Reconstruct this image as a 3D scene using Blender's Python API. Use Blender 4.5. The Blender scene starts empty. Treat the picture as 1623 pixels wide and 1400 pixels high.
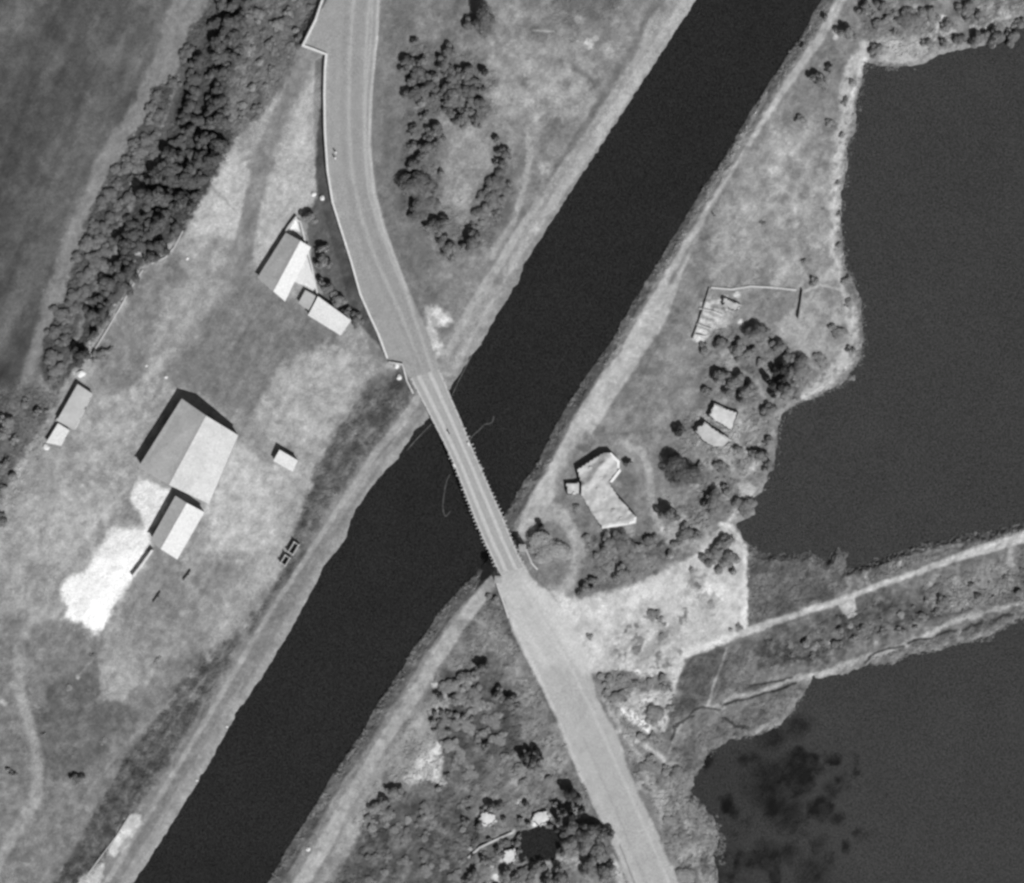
import bpy, bmesh, math, random
import numpy as np
from mathutils import Vector, Matrix
random.seed(7); RNG = np.random.RandomState(11)
scene = bpy.context.scene
S = 0.2            # metres per photo pixel at ground level
CX, CY = 811.5, 700.0
CAMH = 600.0
K = 1.08           # display linear value of a flat white surface
# ------------------------------------------------------------------ camera
cam = bpy.data.cameras.new('camera'); cam_o = bpy.data.objects.new('camera', cam)
scene.collection.objects.link(cam_o); scene.camera = cam_o
cam_o.location = (0, 0, CAMH); cam_o.rotation_euler = (0, 0, 0)
cam.sensor_width = 36; cam.lens = 36 * CAMH / (1623 * S); cam.clip_start = 1; cam.clip_end = 9000
# ------------------------------------------------------------------ light
ELEV = 46.0
SD = Vector((0.53, -0.85, 0)).normalized()       # horizontal direction towards the sun
world = bpy.data.worlds.new('World'); scene.world = world; world.use_nodes = True
wn = world.node_tree; bg = wn.nodes['Background']
sky = wn.nodes.new('ShaderNodeTexSky'); sky.sky_type = 'NISHITA'; sky.sun_disc = False
sky.sun_elevation = math.radians(ELEV); sky.sun_rotation = math.atan2(SD.x, SD.y)
bw = wn.nodes.new('ShaderNodeRGBToBW')           # the photograph is on black-and-white film
wn.links.new(sky.outputs[0], bw.inputs[0]); wn.links.new(bw.outputs[0], bg.inputs[0])
bg.inputs[1].default_value = 0.05
sun = bpy.data.lights.new('sun', 'SUN'); sun_o = bpy.data.objects.new('sun', sun); scene.collection.objects.link(sun_o)
sun.energy = 4.5; sun.angle = math.radians(0.5); sun.color = (1, 1, 1)
sv = Vector((SD.x * math.cos(math.radians(ELEV)), SD.y * math.cos(math.radians(ELEV)), math.sin(math.radians(ELEV))))
sun_o.rotation_euler = sv.to_track_quat('Z', 'Y').to_euler()
scene.view_settings.view_transform = 'Standard'; scene.view_settings.look = 'None'
scene.view_settings.exposure = 0; scene.view_settings.gamma = 1
scene.render.engine = 'CYCLES'
scene.cycles.filter_width = 2.9
scene.cycles.max_bounces = 3
# ------------------------------------------------------------------ helpers
def lin(v): v = np.asarray(v, dtype=float) / 255.0; return np.where(v < 0.04045, v / 12.92, ((v + 0.055) / 1.055) ** 2.4)
def alb(v): return np.minimum(lin(v) / K, 0.93)
def P(px, py, h=0.0):
    k = (CAMH - h) / CAMH
    return Vector(((px - CX) * S * k, (CY - py) * S * k, h))
_T = np.random.RandomState(3).rand(256, 256).astype(np.float32)
def vn(x, y, seed=0):
    x = np.asarray(x, dtype=np.float64) + seed * 37.7; y = np.asarray(y, dtype=np.float64) + seed * 91.3
    xi = np.floor(x).astype(np.int64); yi = np.floor(y).astype(np.int64)
    fx = x - xi; fy = y - yi; fx = fx * fx * (3 - 2 * fx); fy = fy * fy * (3 - 2 * fy)
    a = _T[xi & 255, yi & 255]; b = _T[(xi + 1) & 255, yi & 255]; c = _T[xi & 255, (yi + 1) & 255]; d = _T[(xi + 1) & 255, (yi + 1) & 255]
    return (a * (1 - fx) + b * fx) * (1 - fy) + (c * (1 - fx) + d * fx) * fy
def fbm(x, y, sc, octs=4, seed=0, g=0.55):
    s = 0; a = 1; t = 0
    for i in range(octs):
        s = s + a * vn(x / sc * 2 ** i, y / sc * 2 ** i, seed + i); t += a; a *= g
    return (s / t - 0.5) * 2
def sst(a, b, x): t = np.clip((x - a) / (b - a), 0, 1); return t * t * (3 - 2 * t)
def sdf(X, Y, poly):                       # positive inside
    d = np.full(X.shape, 1e18); ins = np.zeros(X.shape, bool); n = len(poly)
    for i in range(n):
        x0, y0 = poly[i]; x1, y1 = poly[(i + 1) % n]; ex, ey = x1 - x0, y1 - y0
        L = ex * ex + ey * ey
        if L == 0: continue
        wx = X - x0; wy = Y - y0; t = np.clip((wx * ex + wy * ey) / L, 0, 1)
        d = np.minimum(d, (wx - ex * t) ** 2 + (wy - ey * t) ** 2)
        if y0 != y1:
            c = ((y0 > Y) != (y1 > Y)) & (X < (x1 - x0) * (Y - y0) / (y1 - y0) + x0); ins ^= c
    d = np.sqrt(d); return np.where(ins, d, -d)
def sline(X, Y, pts, vals=None):           # distance to a polyline + interpolated value
    d = np.full(X.shape, 1e18); v = np.zeros(X.shape)
    for i in range(len(pts) - 1):
        x0, y0 = pts[i][:2]; x1, y1 = pts[i + 1][:2]; ex, ey = x1 - x0, y1 - y0
        wx = X - x0; wy = Y - y0; t = np.clip((wx * ex + wy * ey) / (ex * ex + ey * ey + 1e-9), 0, 1)
        q = (wx - ex * t) ** 2 + (wy - ey * t) ** 2; m = q < d
        d = np.where(m, q, d)
        if vals is not None: v = np.where(m, vals[i] * (1 - t) + vals[i + 1] * t, v)
    return np.sqrt(d), v
# ------------------------------------------------------------------ outlines (photo pixels -> ground)
WESTB = [(2900, -2780), (1103, 0), (1040, 96), (992, 171), (956, 225), (899, 312), (830, 420), (824, 442), (792, 492), (763, 546), (743, 569), (726, 597), (710, 619),
         (683, 660), (657, 683), (631, 726), (606, 751), (590, 772), (562, 810), (546, 858), (512, 898), (500, 927), (475, 972), (445, 1025), (420, 1067), (375, 1130), (330, 1214), (300, 1259), (255, 1334), (213, 1397), (-1800, 4400)]
EASTB = [(-1580, 4400), (426, 1397), (457, 1343), (486, 1300), (514, 1251), (531, 1223), (571, 1166), (600, 1114), (634, 1066), (657, 1026), (677, 1000), (700, 965), (726, 937), (754, 911), (774, 887),
         (797, 822), (806, 806), (829, 766), (850, 737), (874, 689), (897, 646), (916, 618), (940, 580), (968, 545), (985, 512), (1010, 470), (1040, 420), (1064, 381), (1085, 348), (1115, 297), (1145, 255), (1181, 192), (1217, 135), (1233, 111), (1272, 54), (1302, 0), (3100, -2780)]
CANAL = WESTB + EASTB
LAKE1 = [(3600, -700), (1700, -40), (1623, 27), (1605, 45), (1590, 62), (1560, 72), (1518, 79), (1485, 90), (1464, 101), (1422, 105), (1398, 104), (1371, 99), (1366, 129), (1357, 162), (1356, 204), (1342, 231), (1342, 270), (1332, 309), (1333, 360), (1338, 420),
         (1352, 448), (1363, 471), (1365, 505), (1367, 536), (1362, 572), (1334, 608), (1295, 628), (1264, 641), (1236, 659), (1231, 693), (1226, 739), (1213, 764), (1210, 778), (1193, 790), (1196, 815), (1167, 830), (1180, 858), (1209, 881), (1285, 879), (1309, 894), (1324, 872), (1342, 876), (1339, 906), (1372, 897), (1408, 882), (1444, 870), (1516, 852), (1570, 846), (1623, 831), (3600, 200)]
LAKE2 = [(3600, 350), (1700, 945), (1623, 977), (1600, 988), (1567, 1010), (1519, 1020), (1474, 1032), (1438, 1036), (1414, 1052), (1378, 1053), (1348, 1065), (1288, 1074), (1270, 1107), (1240, 1146), (1198, 1164), (1160, 1170), (1120, 1194), (1103, 1226), (1094, 1262), (1117, 1277), (1131, 1300), (1143, 1328), (1131, 1354), (1137, 1400), (1190, 1600), (1500, 4400), (3600, 4400)]
POND = [(806, 1334), (822, 1318), (840, 1312), (856, 1308), (870, 1312), (884, 1312), (890, 1334), (884, 1350), (874, 1364), (856, 1360), (842, 1368), (832, 1358), (824, 1366), (818, 1346)]
RL = [(560, -400), (524, -10), (480, 72), (517, 86), (514, 150), (515, 210), (519, 270), (527, 320), (541, 365), (556, 412), (571, 466), (586, 500), (599, 528), (616, 572), (636, 580), (657, 614)]
RR = [(720, 642), (703, 600), (692, 570), (675, 520), (650, 465), (628, 410), (611, 360), (597, 310), (590, 260), (588, 200), (592, 120), (600, 40), (604, 0), (640, -400)]
ROADN = RL + RR
ROADS = [(780, 885), (786, 923), (800, 957), (814, 1005), (854, 1080), (888, 1154), (914, 1220), (951, 1300), (980, 1360), (997, 1400), (1180, 1800), (1290, 1800), (1077, 1400), (1060, 1363), (1037, 1311), (1017, 1268), (997, 1220), (977, 1160), (948, 1111), (940, 1080), (928, 1030), (905, 985), (870, 940), (842, 915), (822, 880)]
CLN = [(600, -400), (562, 0), (552, 150), (556, 290), (585, 400), (630, 500), (668, 590), (700, 650)]
CLNz = [2.6, 2.6, 2.8, 3.0, 3.2, 3.4, 3.6, 3.6]
CLS = [(790, 870), (808, 908), (845, 975), (880, 1050), (930, 1160), (1035, 1400), (1230, 1800)]
CLSz = [3.6, 3.6, 2.3, 1.2, .8, .7, .7]
WL, LL, PL = -2.2, -1.3, -0.7
BUMPS = [(868, 862, 26, 1.2), (870, 985, 85, 1.6), (950, 960, 70, .9), (730, 250, 60, -.5), (1060, 960, 70, .3), (150, 955, 34, .9), (195, 890, 28, .4)]
ROUGH = [[(500, 745), (560, 650), (630, 590), (655, 625), (600, 700), (520, 800), (470, 900), (400, 980), (330, 1110), (250, 1230), (140, 1400), (60, 1440), (90, 1400), (200, 1200), (330, 1030), (400, 1000), (450, 900)],
         [(1184, 870), (1285, 880), (1339, 906), (1444, 870), (1623, 831), (1760, 790), (1760, 930), (1623, 977), (1519, 1020), (1378, 1053), (1288, 1074), (1240, 1146), (1160, 1170), (1120, 1194), (1094, 1262), (1080, 1220), (1050, 1170), (1085, 1045), (1184, 1010)],
         [(680, 1060), (800, 1040), (870, 1110), (960, 1320), (1000, 1440), (500, 1440), (580, 1280), (680, 1240)], [(1110, 530), (1200, 515), (1270, 580), (1240, 650), (1220, 760), (1180, 840), (1050, 880), (930, 940), (940, 850), (1060, 820), (1100, 650)], [(960, 1000), (1060, 980), (1080, 1100), (1100, 1270), (1140, 1400), (1090, 1400), (960, 1120)]]
def height(X, Y):
    X = np.asarray(X, dtype=float); Y = np.asarray(Y, dtype=float)
    wx = fbm(X, Y, 9, 3, 21) * 3.4; wy = fbm(X, Y, 9, 3, 31) * 3.4
    far = sst(2200, 5000, np.abs(X - 800) + np.abs(Y - 700))
    h = 0.16 * fbm(X, Y, 60, 5, 5) + 0.10 * fbm(X, Y, 7, 3, 9)
    for bx, by, r, a in BUMPS: h = h + a * np.exp(-((X - bx) ** 2 + (Y - by) ** 2) / (r * r))
    rough = sst(-10, 10, sdf(X, Y, ROUGH[0]))
    for q in ROUGH[1:]: rough = np.maximum(rough, sst(-10, 10, sdf(X, Y, q)))
    h = h + rough * (.22 * fbm(X, Y, 6, 3, 15) + .25 * fbm(X, Y, 14, 3, 16))
    # furrows of the striped field
    fx = (X * 0.89 + Y * 0.45); left = sst(30, -30, X * 0.9 + Y * 0.47 - 330)
    h = h + left * 0.10 * fbm(fx, Y * 0.1, 16, 3, 44)
    lk1 = sdf(X + wx, Y + wy, LAKE1); lk2 = sdf(X + wx * 1.6, Y + wy * 1.6, LAKE2)
    nr = np.zeros(X.shape)
    for d, cl, cz, sl in ((sdf(X, Y, ROADN), CLN, CLNz, 0.145), (sdf(X, Y, ROADS), CLS, CLSz, 0.12)):
        _, z = sline(X, Y, cl, cz)
        e = z - sl * np.maximum(-d, 0) + 0.02 * np.minimum(np.maximum(d, 0), 1) - 0.25 * sst(1, 5, -d)
        h = np.where(d > 0, z + 0.02 * fbm(X, Y, 12, 2, 3), np.maximum(h, e)); nr = np.maximum(nr, sst(-34, -6, d))
    cn = sdf(X + wx * .8 * sst(900, 1000, X + Y * .55), Y + wy * .6, CANAL)
    dd = -cn; bank = WL + (0.11 + .13 * nr) * dd
    h = np.minimum(h, np.where(dd > 0, bank, WL + 0.12 * dd)); h = np.maximum(h, -4.5)
    for d in (lk1, lk2):
        dd = -d; h = np.minimum(h, np.where(dd > 0, LL + 0.14 * dd, np.maximum(LL + 0.06 * dd, -2.0)))
    dd = -sdf(X + wx * 1.2, Y + wy * 1.2, POND); h = np.minimum(h, np.where(dd > 0, PL + .2 * dd, np.maximum(PL + .1 * dd, -1.3)))
    return h * (1 - far) + far * 0.0
def H(px, py): return float(height(np.array([px]), np.array([py]))[0])
# ------------------------------------------------------------------ grid
def axis(lo, hi, st, far, n):
    mid = np.arange(lo, hi + st, st); g = np.cumsum(np.geomspace(st * 1.3, far * .13, n))
    return np.concatenate([(mid[0] - g)[::-1], mid, mid[-1] + g])
AX = axis(-40, 1664, 1.6, 20000, 62); AY = axis(-40, 1440, 1.6, 20000, 62)
GX, GY = np.meshgrid(AX, AY)
V = np.full(GX.shape, 126.0)
N1 = fbm(GX, GY, 42, 5, 60); N2 = fbm(GX, GY, 10, 4, 70); N3 = fbm(GX, GY, 110, 4, 80)
WX = fbm(GX, GY, 22, 4, 90); WY = fbm(GX, GY, 22, 4, 100)
MASK = {}
FX = fbm(GX, GY, 6.5, 3, 140); FY = fbm(GX, GY, 6.5, 3, 150)
def win(pts, pad):
    xs = [p[0] for p in pts]; ys = [p[1] for p in pts]
    return slice(max(np.searchsorted(AY, min(ys) - pad) - 1, 0), np.searchsorted(AY, max(ys) + pad) + 1), slice(max(np.searchsorted(AX, min(xs) - pad) - 1, 0), np.searchsorted(AX, max(xs) + pad) + 1)
def poly(pts, v, soft=6, warp=7, a=1.0, tex=0.0, mask=None):
    w = win(pts, soft + warp + 4)
    if GX[w].size == 0: return
    q = 0 if warp <= 1.5 else min(warp * .9, 6)
    d = sdf(GX[w] + WX[w] * warp * 1.3 + FX[w] * q, GY[w] + WY[w] * warp * 1.3 + FY[w] * q, pts)
    sf = soft * (1.25 if warp > 3 else 1); al = sst(-sf * .5, sf * .5, d) * a
    V[w] = V[w] * (1 - al) + (v + tex * N2[w]) * al
    if mask: MASK.setdefault(mask, np.zeros(V.shape, bool)); MASK[mask][w] |= d > 0
def stroke(pts, width, v, soft=3, warp=2, a=1.0, mask=None):
    ws = width if isinstance(width, (list, tuple)) else [width] * len(pts)
    w = win(pts, max(ws) + soft + warp + 4)
    if GX[w].size == 0: return
    q = 0 if warp <= 1.2 else warp * .7
    d, r = sline(GX[w] + WX[w] * warp + FX[w] * q, GY[w] + WY[w] * warp + FY[w] * q, pts, ws)
    al = sst(r * .5 + soft * .5, r * .5 - soft * .5, d) * a
    V[w] = V[w] * (1 - al) + v * al
    if mask: MASK.setdefault(mask, np.zeros(V.shape, bool)); MASK[mask][w] |= d < r * .5
def dot(x, y, r, v, soft=None, a=1.0):
    w = win([(x, y)], r * 2.6 + 4)
    if GX[w].size == 0: return
    k = r * .9; X = GX[w] + FX[w] * k + WX[w] * k * .5; Y = GY[w] + FY[w] * k + WY[w] * k * .5
    al = sst(1.25, .55, np.hypot(X - x, Y - y) / r) * a
    V[w] = V[w] * (1 - al) + (v + FX[w] * 14) * al
def mott(pts, amp, sc=14, thr=None, v=None, seed=200, soft=8):     # mottled patches in an area
    w = win(pts, soft + 4); d = sdf(GX[w], GY[w], pts); al = sst(-soft * .5, soft * .5, d)
    n = fbm(GX[w], GY[w], sc, 4, seed)
    if thr is None: V[w] += amp * n * al
    else:
        q = sst(thr, thr + .22, n) * al; V[w] = V[w] * (1 - q) + v * q
# ---- general tones of the land: what grows or lies there
stripe = fbm(GX * .89 + GY * .45, (GY * .89 - GX * .45) * .16, 34, 4, 120)
poly([(-3000, -3000), (420, -3000), (400, 0), (345, 100), (200, 330), (60, 600), (-20, 800), (-600, 2400), (-3000, 3000)], 86, 14, 8)
fm = sst(-15, 15, sdf(GX, GY, [(-3000, -3000), (340, -3000), (310, 0), (200, 230), (100, 450), (30, 620), (-300, 1500), (-3000, 3000)]))
V += fm * (stripe * 30 + N1 * 16 + N3 * 8 + fbm(GX, GY, 16, 4, 180) * 12 - 2)
stroke([(150, -20), (120, 80), (85, 190), (50, 280), (15, 360), (-40, 450)], [18, 26, 26, 22, 18, 18], 76, 14, 10, .7)
stroke([(70, 30), (40, 120), (10, 200)], 26, 80, 16, 12, .5)
stroke([(210, 60), (165, 160), (120, 260), (70, 370)], 16, 82, 12, 12, .4)
stroke([(60, 400), (30, 470), (0, 520)], 34, 100, 14, 8, .5)
stroke([(305, -60), (303, 0), (268, 90), (222, 180), (166, 262), (128, 355), (95, 450), (66, 530), (40, 610), (0, 690), (-60, 800)], [50, 58, 50, 34, 34, 32, 30, 24, 22, 20, 20], 130, 12, 6, .9, mask='field_track')
poly([(-60, 640), (60, 600), (95, 640), (60, 720), (0, 840), (-60, 900)], 96, 14, 10, .8, 22)
# tree belt floor
BELT_L = [(333, -30), (333, 18), (306, 39), (290, 80), (282, 117), (240, 141), (238, 177), (207, 216), (205, 240), (176, 270), (162, 300), (141, 345), (120, 399), (106, 451), (112, 469), (90, 487), (84, 514), (69, 541), (66, 592), (90, 622), (112, 560), (150, 440), (175, 400), (212, 310), (240, 260), (265, 190), (286, 120), (330, 40), (345, -30)]
BELT_R = [(352, -30), (338, 40), (296, 122), (275, 192), (250, 262), (222, 312), (187, 402), (158, 442), (118, 562), (92, 622), (104, 612), (147, 552), (198, 470), (222, 424), (261, 405), (288, 367), (342, 286), (372, 225), (362, 132), (378, 90), (402, 0), (405, -30)]
poly(BELT_L, 80, 6, 6, 1, 10); poly(BELT_R, 66, 8, 6, 1, 12)
poly([(402, -40), (378, 90), (362, 132), (372, 225), (400, 200), (440, 150), (475, 90), (482, 70), (520, 0), (520, -40)], 104, 12, 8, 1, 16)
poly([(400, 10), (490, 0), (470, 60), (420, 90)], 92, 12, 10, .7, 14)
stroke([(398, 60), (392, 100), (378, 130)], 8, 135, 6, 5, .7)
stroke([(285, 122), (268, 170), (246, 232), (236, 272), (212, 310), (186, 370)], 4, 120, 3, 3, .8)
dot(231, 402, 14, 188, 10); dot(178, 480, 7, 165, 6)
# yard on the west side
YARD = [(372, 228), (440, 150), (480, 90), (516, 90), (516, 300), (560, 430), (625, 580), (560, 640), (500, 740), (470, 850), (400, 1000), (180, 1080), (0, 1000), (-60, 900), (40, 720), (110, 600), (222, 420), (290, 368)]
poly(YARD, 148, 8, 5, 1, 8)
poly([(372, 232), (404, 285), (384, 372), (300, 378), (286, 372), (342, 288)], 184, 10, 8, 1, 8)
stroke([(338, 300), (375, 335)], 4, 140, 4, 3, .7); stroke([(350, 268), (392, 292)], 3, 150, 4, 3, .6); stroke([(398, 270), (388, 330)], 6, 150, 6, 2, .5)
stroke([(490, 90), (450, 170), (420, 240), (402, 320), (385, 400), (370, 440)], [20, 24, 26, 28, 34, 40], 130, 7, 2, 1, mask='yard_track')
poly([(503, 120), (512, 300), (482, 335), (450, 350), (412, 440), (402, 405), (412, 330), (450, 220), (480, 150)], 170, 8, 4, 1, 7)
dot(482, 232, 16, 185, 16, .6); stroke([(465, 248), (500, 256)], 3, 155, 3, 3, .8)
poly([(514, 110), (519, 270), (541, 365), (571, 466), (599, 528), (622, 575), (598, 545), (560, 505), (510, 470), (492, 400), (486, 345), (500, 320), (502, 210)], 94, 5, 3, 1, 5)
poly([(150, 560), (232, 425), (285, 400), (300, 440), (250, 560), (190, 640), (160, 600)], 128, 10, 8, 1, 9)
poly([(262, 455), (340, 440), (388, 460), (340, 540), (290, 600), (232, 600)], 154, 14, 8, .9, 6)
poly([(390, 420), (470, 470), (540, 540), (470, 590), (450, 640), (375, 660), (290, 610), (250, 600), (330, 500)], 121, 20, 9, 1, 4)
poly([(420, 620), (470, 560), (540, 545), (575, 575), (560, 620), (500, 720), (470, 720), (400, 680)], 163, 14, 12, .9, 10)
poly([(155, 640), (240, 600), (250, 640), (200, 740), (210, 760), (150, 860), (60, 900), (90, 760)], 156, 12, 10, .9, 18)
poly([(375, 700), (430, 735), (470, 750), (450, 830), (420, 880), (330, 880), (325, 820)], 178, 12, 8, 1, 10)
for i in range(6): stroke([(385 + i * 9, 860 - i * 14), (430 + i * 6, 800 - i * 10), (440 + i * 4, 775 - i * 9)], 3, 152 if i % 2 else 196, 3, 6, .5)
poly([(420, 740), (470, 752), (452, 800), (425, 790)], 150, 12, 8, .5, 18)
poly([(50, 790), (130, 770), (160, 830), (110, 900), (40, 880)], 166, 14, 8, .8, 8)
dot(212, 795, 14, 120, 14, .9); dot(205, 812, 14, 128, 14, .8)
poly([(220, 758), (270, 780), (262, 812), (236, 845), (212, 800), (206, 790)], 218, 7, 4, 1, 5)
poly([(176, 836), (236, 834), (240, 862), (208, 908), (200, 960), (120, 930), (151, 880)], 232, 12, 5, 1, 5)
poly([(236, 880), (208, 912), (209, 923), (187, 945), (176, 974), (150, 1005), (101, 980), (104, 961), (96, 933), (110, 914), (132, 912), (156, 885), (215, 870)], 246, 9, 6, 1, 6)
poly([(245, 872), (285, 890), (330, 890), (380, 900), (350, 960), (280, 1010), (200, 1000), (190, 950), (212, 920)], 130, 10, 6, .9, 8)
poly([(255, 870), (300, 888), (295, 905), (262, 900)], 150, 6, 4, .6)
stroke([(300, 885), (296, 920), (310, 950)], 16, 165, 12, 6, .6)
poly([(-60, 1000), (60, 970), (160, 1010), (180, 1100), (330, 1000), (300, 1200), (100, 1400), (80, 1500), (-60, 1500)], 122, 20, 10, 1, 12)
poly([(40, 1090), (150, 1060), (160, 1110), (230, 1120), (190, 1180), (110, 1240), (60, 1240)], 100, 16, 10, .8, 10)
poly([(158, 1052), (205, 1045), (262, 1062), (250, 1085), (210, 1092), (198, 1118), (160, 1104)], 152, 8, 7, 1, 8)
poly([(180, 1020), (300, 960), (360, 990), (280, 1050), (200, 1050)], 140, 16, 8, .7, 6)
stroke([(95, 960), (50, 985), (30, 1020), (28, 1085), (45, 1150), (60, 1205), (58, 1262), (28, 1312), (-5, 1370), (-40, 1440)], [14, 16, 20, 20, 16, 18, 20, 18, 18, 18], 152, 9, 3, .9, mask='footpath')
dot(60, 1110, 14, 140, 12, .6); dot(5, 1113, 6, 185, 6, .8); dot(60, 1095, 10, 130); dot(20, 1262, 22, 136, 20, .6); dot(90, 1250, 16, 130, 14, .5)
dot(122, 1073, 4, 190, 3, .9); stroke([(122, 1073), (152, 1040)], 2, 150, 3, 1, .7); stroke([(150, 1010), (148, 1040)], 6, 108, 6, 2, .6)
poly([(482, 382), (494, 423), (503, 465), (480, 452), (462, 445), (480, 400)], 222, 3, 1); poly([(469, 346), (477, 368), (458, 366)], 226, 3, 1); poly([(486, 458), (505, 468), (492, 494), (474, 482)], 165, 4, 2)
# sloping bank with scrub, west side
BANKW = [(500, 745), (560, 650), (630, 590), (655, 625), (600, 700), (520, 800), (470, 900), (400, 980), (330, 1110), (250, 1230), (140, 1400), (60, 1440), (90, 1400), (200, 1200), (330, 1030), (400, 1000), (450, 900)]
poly(BANKW, 90, 14, 8, 1, 22); mott(BANKW, 20, 9, seed=210)
poly([(560, 650), (600, 590), (640, 590), (650, 625), (590, 700), (520, 780), (500, 750)], 96, 12, 6, .8, 20)
stroke([(460, 800), (420, 900), (380, 950), (345, 1000), (330, 1040)], [30, 34, 20, 16, 10], 162, 14, 10, .8)
stroke([(280, 1100), (190, 1190), (150, 1240), (120, 1290)], 5, 136, 5, 2, .8); stroke([(420, 935), (300, 1110), (260, 1170)], 4, 132, 4, 3, .5)
stroke([(662, 632), (640, 665), (600, 712), (520, 832), (462, 918), (410, 1000), (350, 1102), (300, 1185), (235, 1290), (168, 1400), (120, 1470)], [14, 13, 11, 9, 8, 8, 9, 8, 8, 9, 9], 152, 4, 1.5, .9, mask='towpath')
stroke([(690, 660), (640, 712), (600, 762), (575, 790), (550, 850), (505, 905), (470, 975), (400, 1088), (300, 1252), (206, 1400)], [12, 14, 10, 10, 10, 10, 9, 8, 10, 12], 138, 8, 2, .7)
stroke([(672, 655), (620, 712), (560, 800), (500, 890), (450, 980), (380, 1100)], 6, 104, 6, 2, .6)
poly([(205, 1292), (224, 1290), (222, 1310), (200, 1345), (180, 1360), (168, 1356), (180, 1330)], 198, 5, 4, 1, 14)
poly([(152, 1375), (165, 1370), (160, 1400), (120, 1420), (125, 1396)], 190, 5, 4, 1, 12); stroke([(205, 1330), (190, 1345)], 8, 150, 5, 3, .8)
# ---- land between road and canal, north
NE = [(604, -60), (597, 310), (692, 570), (740, 560), (830, 410), (900, 300), (1100, -20), (1100, -60)]
poly(NE, 130, 6, 3, 1, 6); mott(NE, 14, 26, seed=220)
stroke([(640, -40), (625, 60), (618, 200), (625, 300), (650, 380), (680, 450), (705, 520)], [60, 60, 62, 60, 56, 36, 20], 110, 14, 4, .85)
poly([(640, 80), (700, 60), (790, 110), (790, 180), (740, 205), (700, 185), (690, 270), (700, 330), (760, 400), (700, 410), (640, 330)], 98, 14, 10, .75, 14)
poly([(680, -40), (760, -40), (770, 60), (700, 70)], 108, 16, 10, .8, 10); poly([(870, -40), (1000, -40), (960, 60), (900, 40)], 104, 18, 12, .8, 12)
poly([(770, 60), (900, 60), (960, 90), (940, 170), (850, 210), (780, 180)], 146, 24, 14, .9, 14); mott([(770, 20), (1000, 20), (960, 110), (860, 230), (780, 200)], 20, 16, seed=230)
for x, y, r, v in ((935, 68, 8, 198), (945, 62, 5, 180), (965, 80, 12, 165), (880, 145, 16, 168), (834, 106, 12, 162), (840, 165, 9, 172), (862, 262, 9, 168), (905, 115, 6, 170), (811, 70, 7, 165), (920, 30, 9, 150), (925, 140, 8, 165), (885, 168, 9, 160)): dot(x, y, r, v, r, .85)
stroke([(845, 48), (878, 50)], 2.5, 180, 2, 1, .8)
dot(880, 200, 16, 105, 14, .7); dot(835, 130, 10, 100, 10, .6); dot(935, 125, 13, 104, 12, .6); stroke([(910, 108), (945, 135)], 8, 100, 8, 3, .6)
poly([(740, 200), (775, 230), (770, 290), (735, 335), (700, 320), (698, 270), (720, 210)], 143, 8, 7, 1, 6)
dot(728, 315, 16, 156, 12, .8); poly([(770, 280), (815, 270), (820, 320), (780, 390), (740, 350)], 104, 14, 8, .8, 10)
stroke([(836, 205), (840, 240), (834, 290), (814, 350), (780, 405)], 9, 162, 6, 3, .85)
stroke([(1098, -40), (1078, 0), (1010, 105), (965, 175), (925, 235), (872, 315), (815, 395), (775, 460), (735, 525), (712, 580)], [46, 44, 40, 36, 34, 30, 30, 30, 34, 34], 148, 6, 2, .95)
stroke([(1035, 10), (1000, 85), (945, 168), (900, 240), (870, 285)], [8, 12, 12, 9, 5], 104, 7, 4, .75)
stroke([(855, 318), (815, 380), (790, 420), (760, 465), (728, 520), (708, 560)], [12, 12, 12, 12, 12, 12], 166, 5, 2, .9, mask='towpath')
stroke([(840, 350), (790, 440), (745, 515)], 4, 132, 4, 1, .6)
poly([(672, 488), (695, 487), (715, 500), (720, 510), (690, 520), (706, 560), (690, 570), (676, 530)], 186, 6, 5, 1, 24)
for x, y, r in ((690, 495, 7), (705, 508, 7), (690, 548, 6), (694, 560, 4)): dot(x, y, r, 222, r, .9)
# ---- east bank
EAST = [(1302, -40), (1181, 192), (1040, 420), (940, 580), (829, 766), (797, 822), (774, 887), (726, 937), (600, 1114), (426, 1397), (380, 1480), (1200, 1480), (1137, 1400), (1100, 1266), (1300, 1100), (1640, 980), (1640, 830), (1200, 880), (1190, 780), (1240, 650), (1370, 550), (1335, 350), (1360, 110), (1640, 40), (1640, -60)]
poly(EAST, 125, 6, 3, 1, 6); mott(EAST, 12, 30, seed=240)
stroke([(1310, -40), (1245, 112), (1192, 196), (1125, 302), (1050, 424), (995, 520), (950, 588), (882, 700), (838, 775), (808, 830)], [26, 24, 24, 24, 24, 26, 26, 26, 26, 20], 118, 8, 4, .8)
stroke([(1342, -20), (1296, 62), (1240, 140), (1196, 208), (1150, 285), (1110, 350), (1068, 425), (1040, 490), (1000, 555), (955, 625), (915, 690), (872, 765), (845, 815), (830, 850)], [16, 18, 18, 14, 14, 16, 30, 46, 44, 40, 38, 34, 30, 26], 172, 6, 2, 1, mask='canal_track')
stroke([(1185, 235), (1140, 315), (1095, 392), (1060, 450)], 6, 108, 6, 3, .6)
stroke([(1215, 150), (1160, 250), (1100, 345), (1045, 440)], 6, 172, 4, 1.2, .8)
MEAD = [(1230, 200), (1320, 180), (1330, 330), (1335, 440), (1270, 455), (1130, 455), (1125, 380), (1160, 290)]
poly(MEAD, 146, 16, 8, 1, 8); mott(MEAD, 18, 22, seed=250)
for x, y, r, v in ((1240, 240, 14, 176), (1225, 270, 12, 172), (1262, 355, 6, 182), (1325, 60, 5, 215), (1232, 400, 9, 166), (1150, 400, 14, 160), (1275, 330, 12, 166)): dot(x, y, r, v, r, .7)
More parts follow.
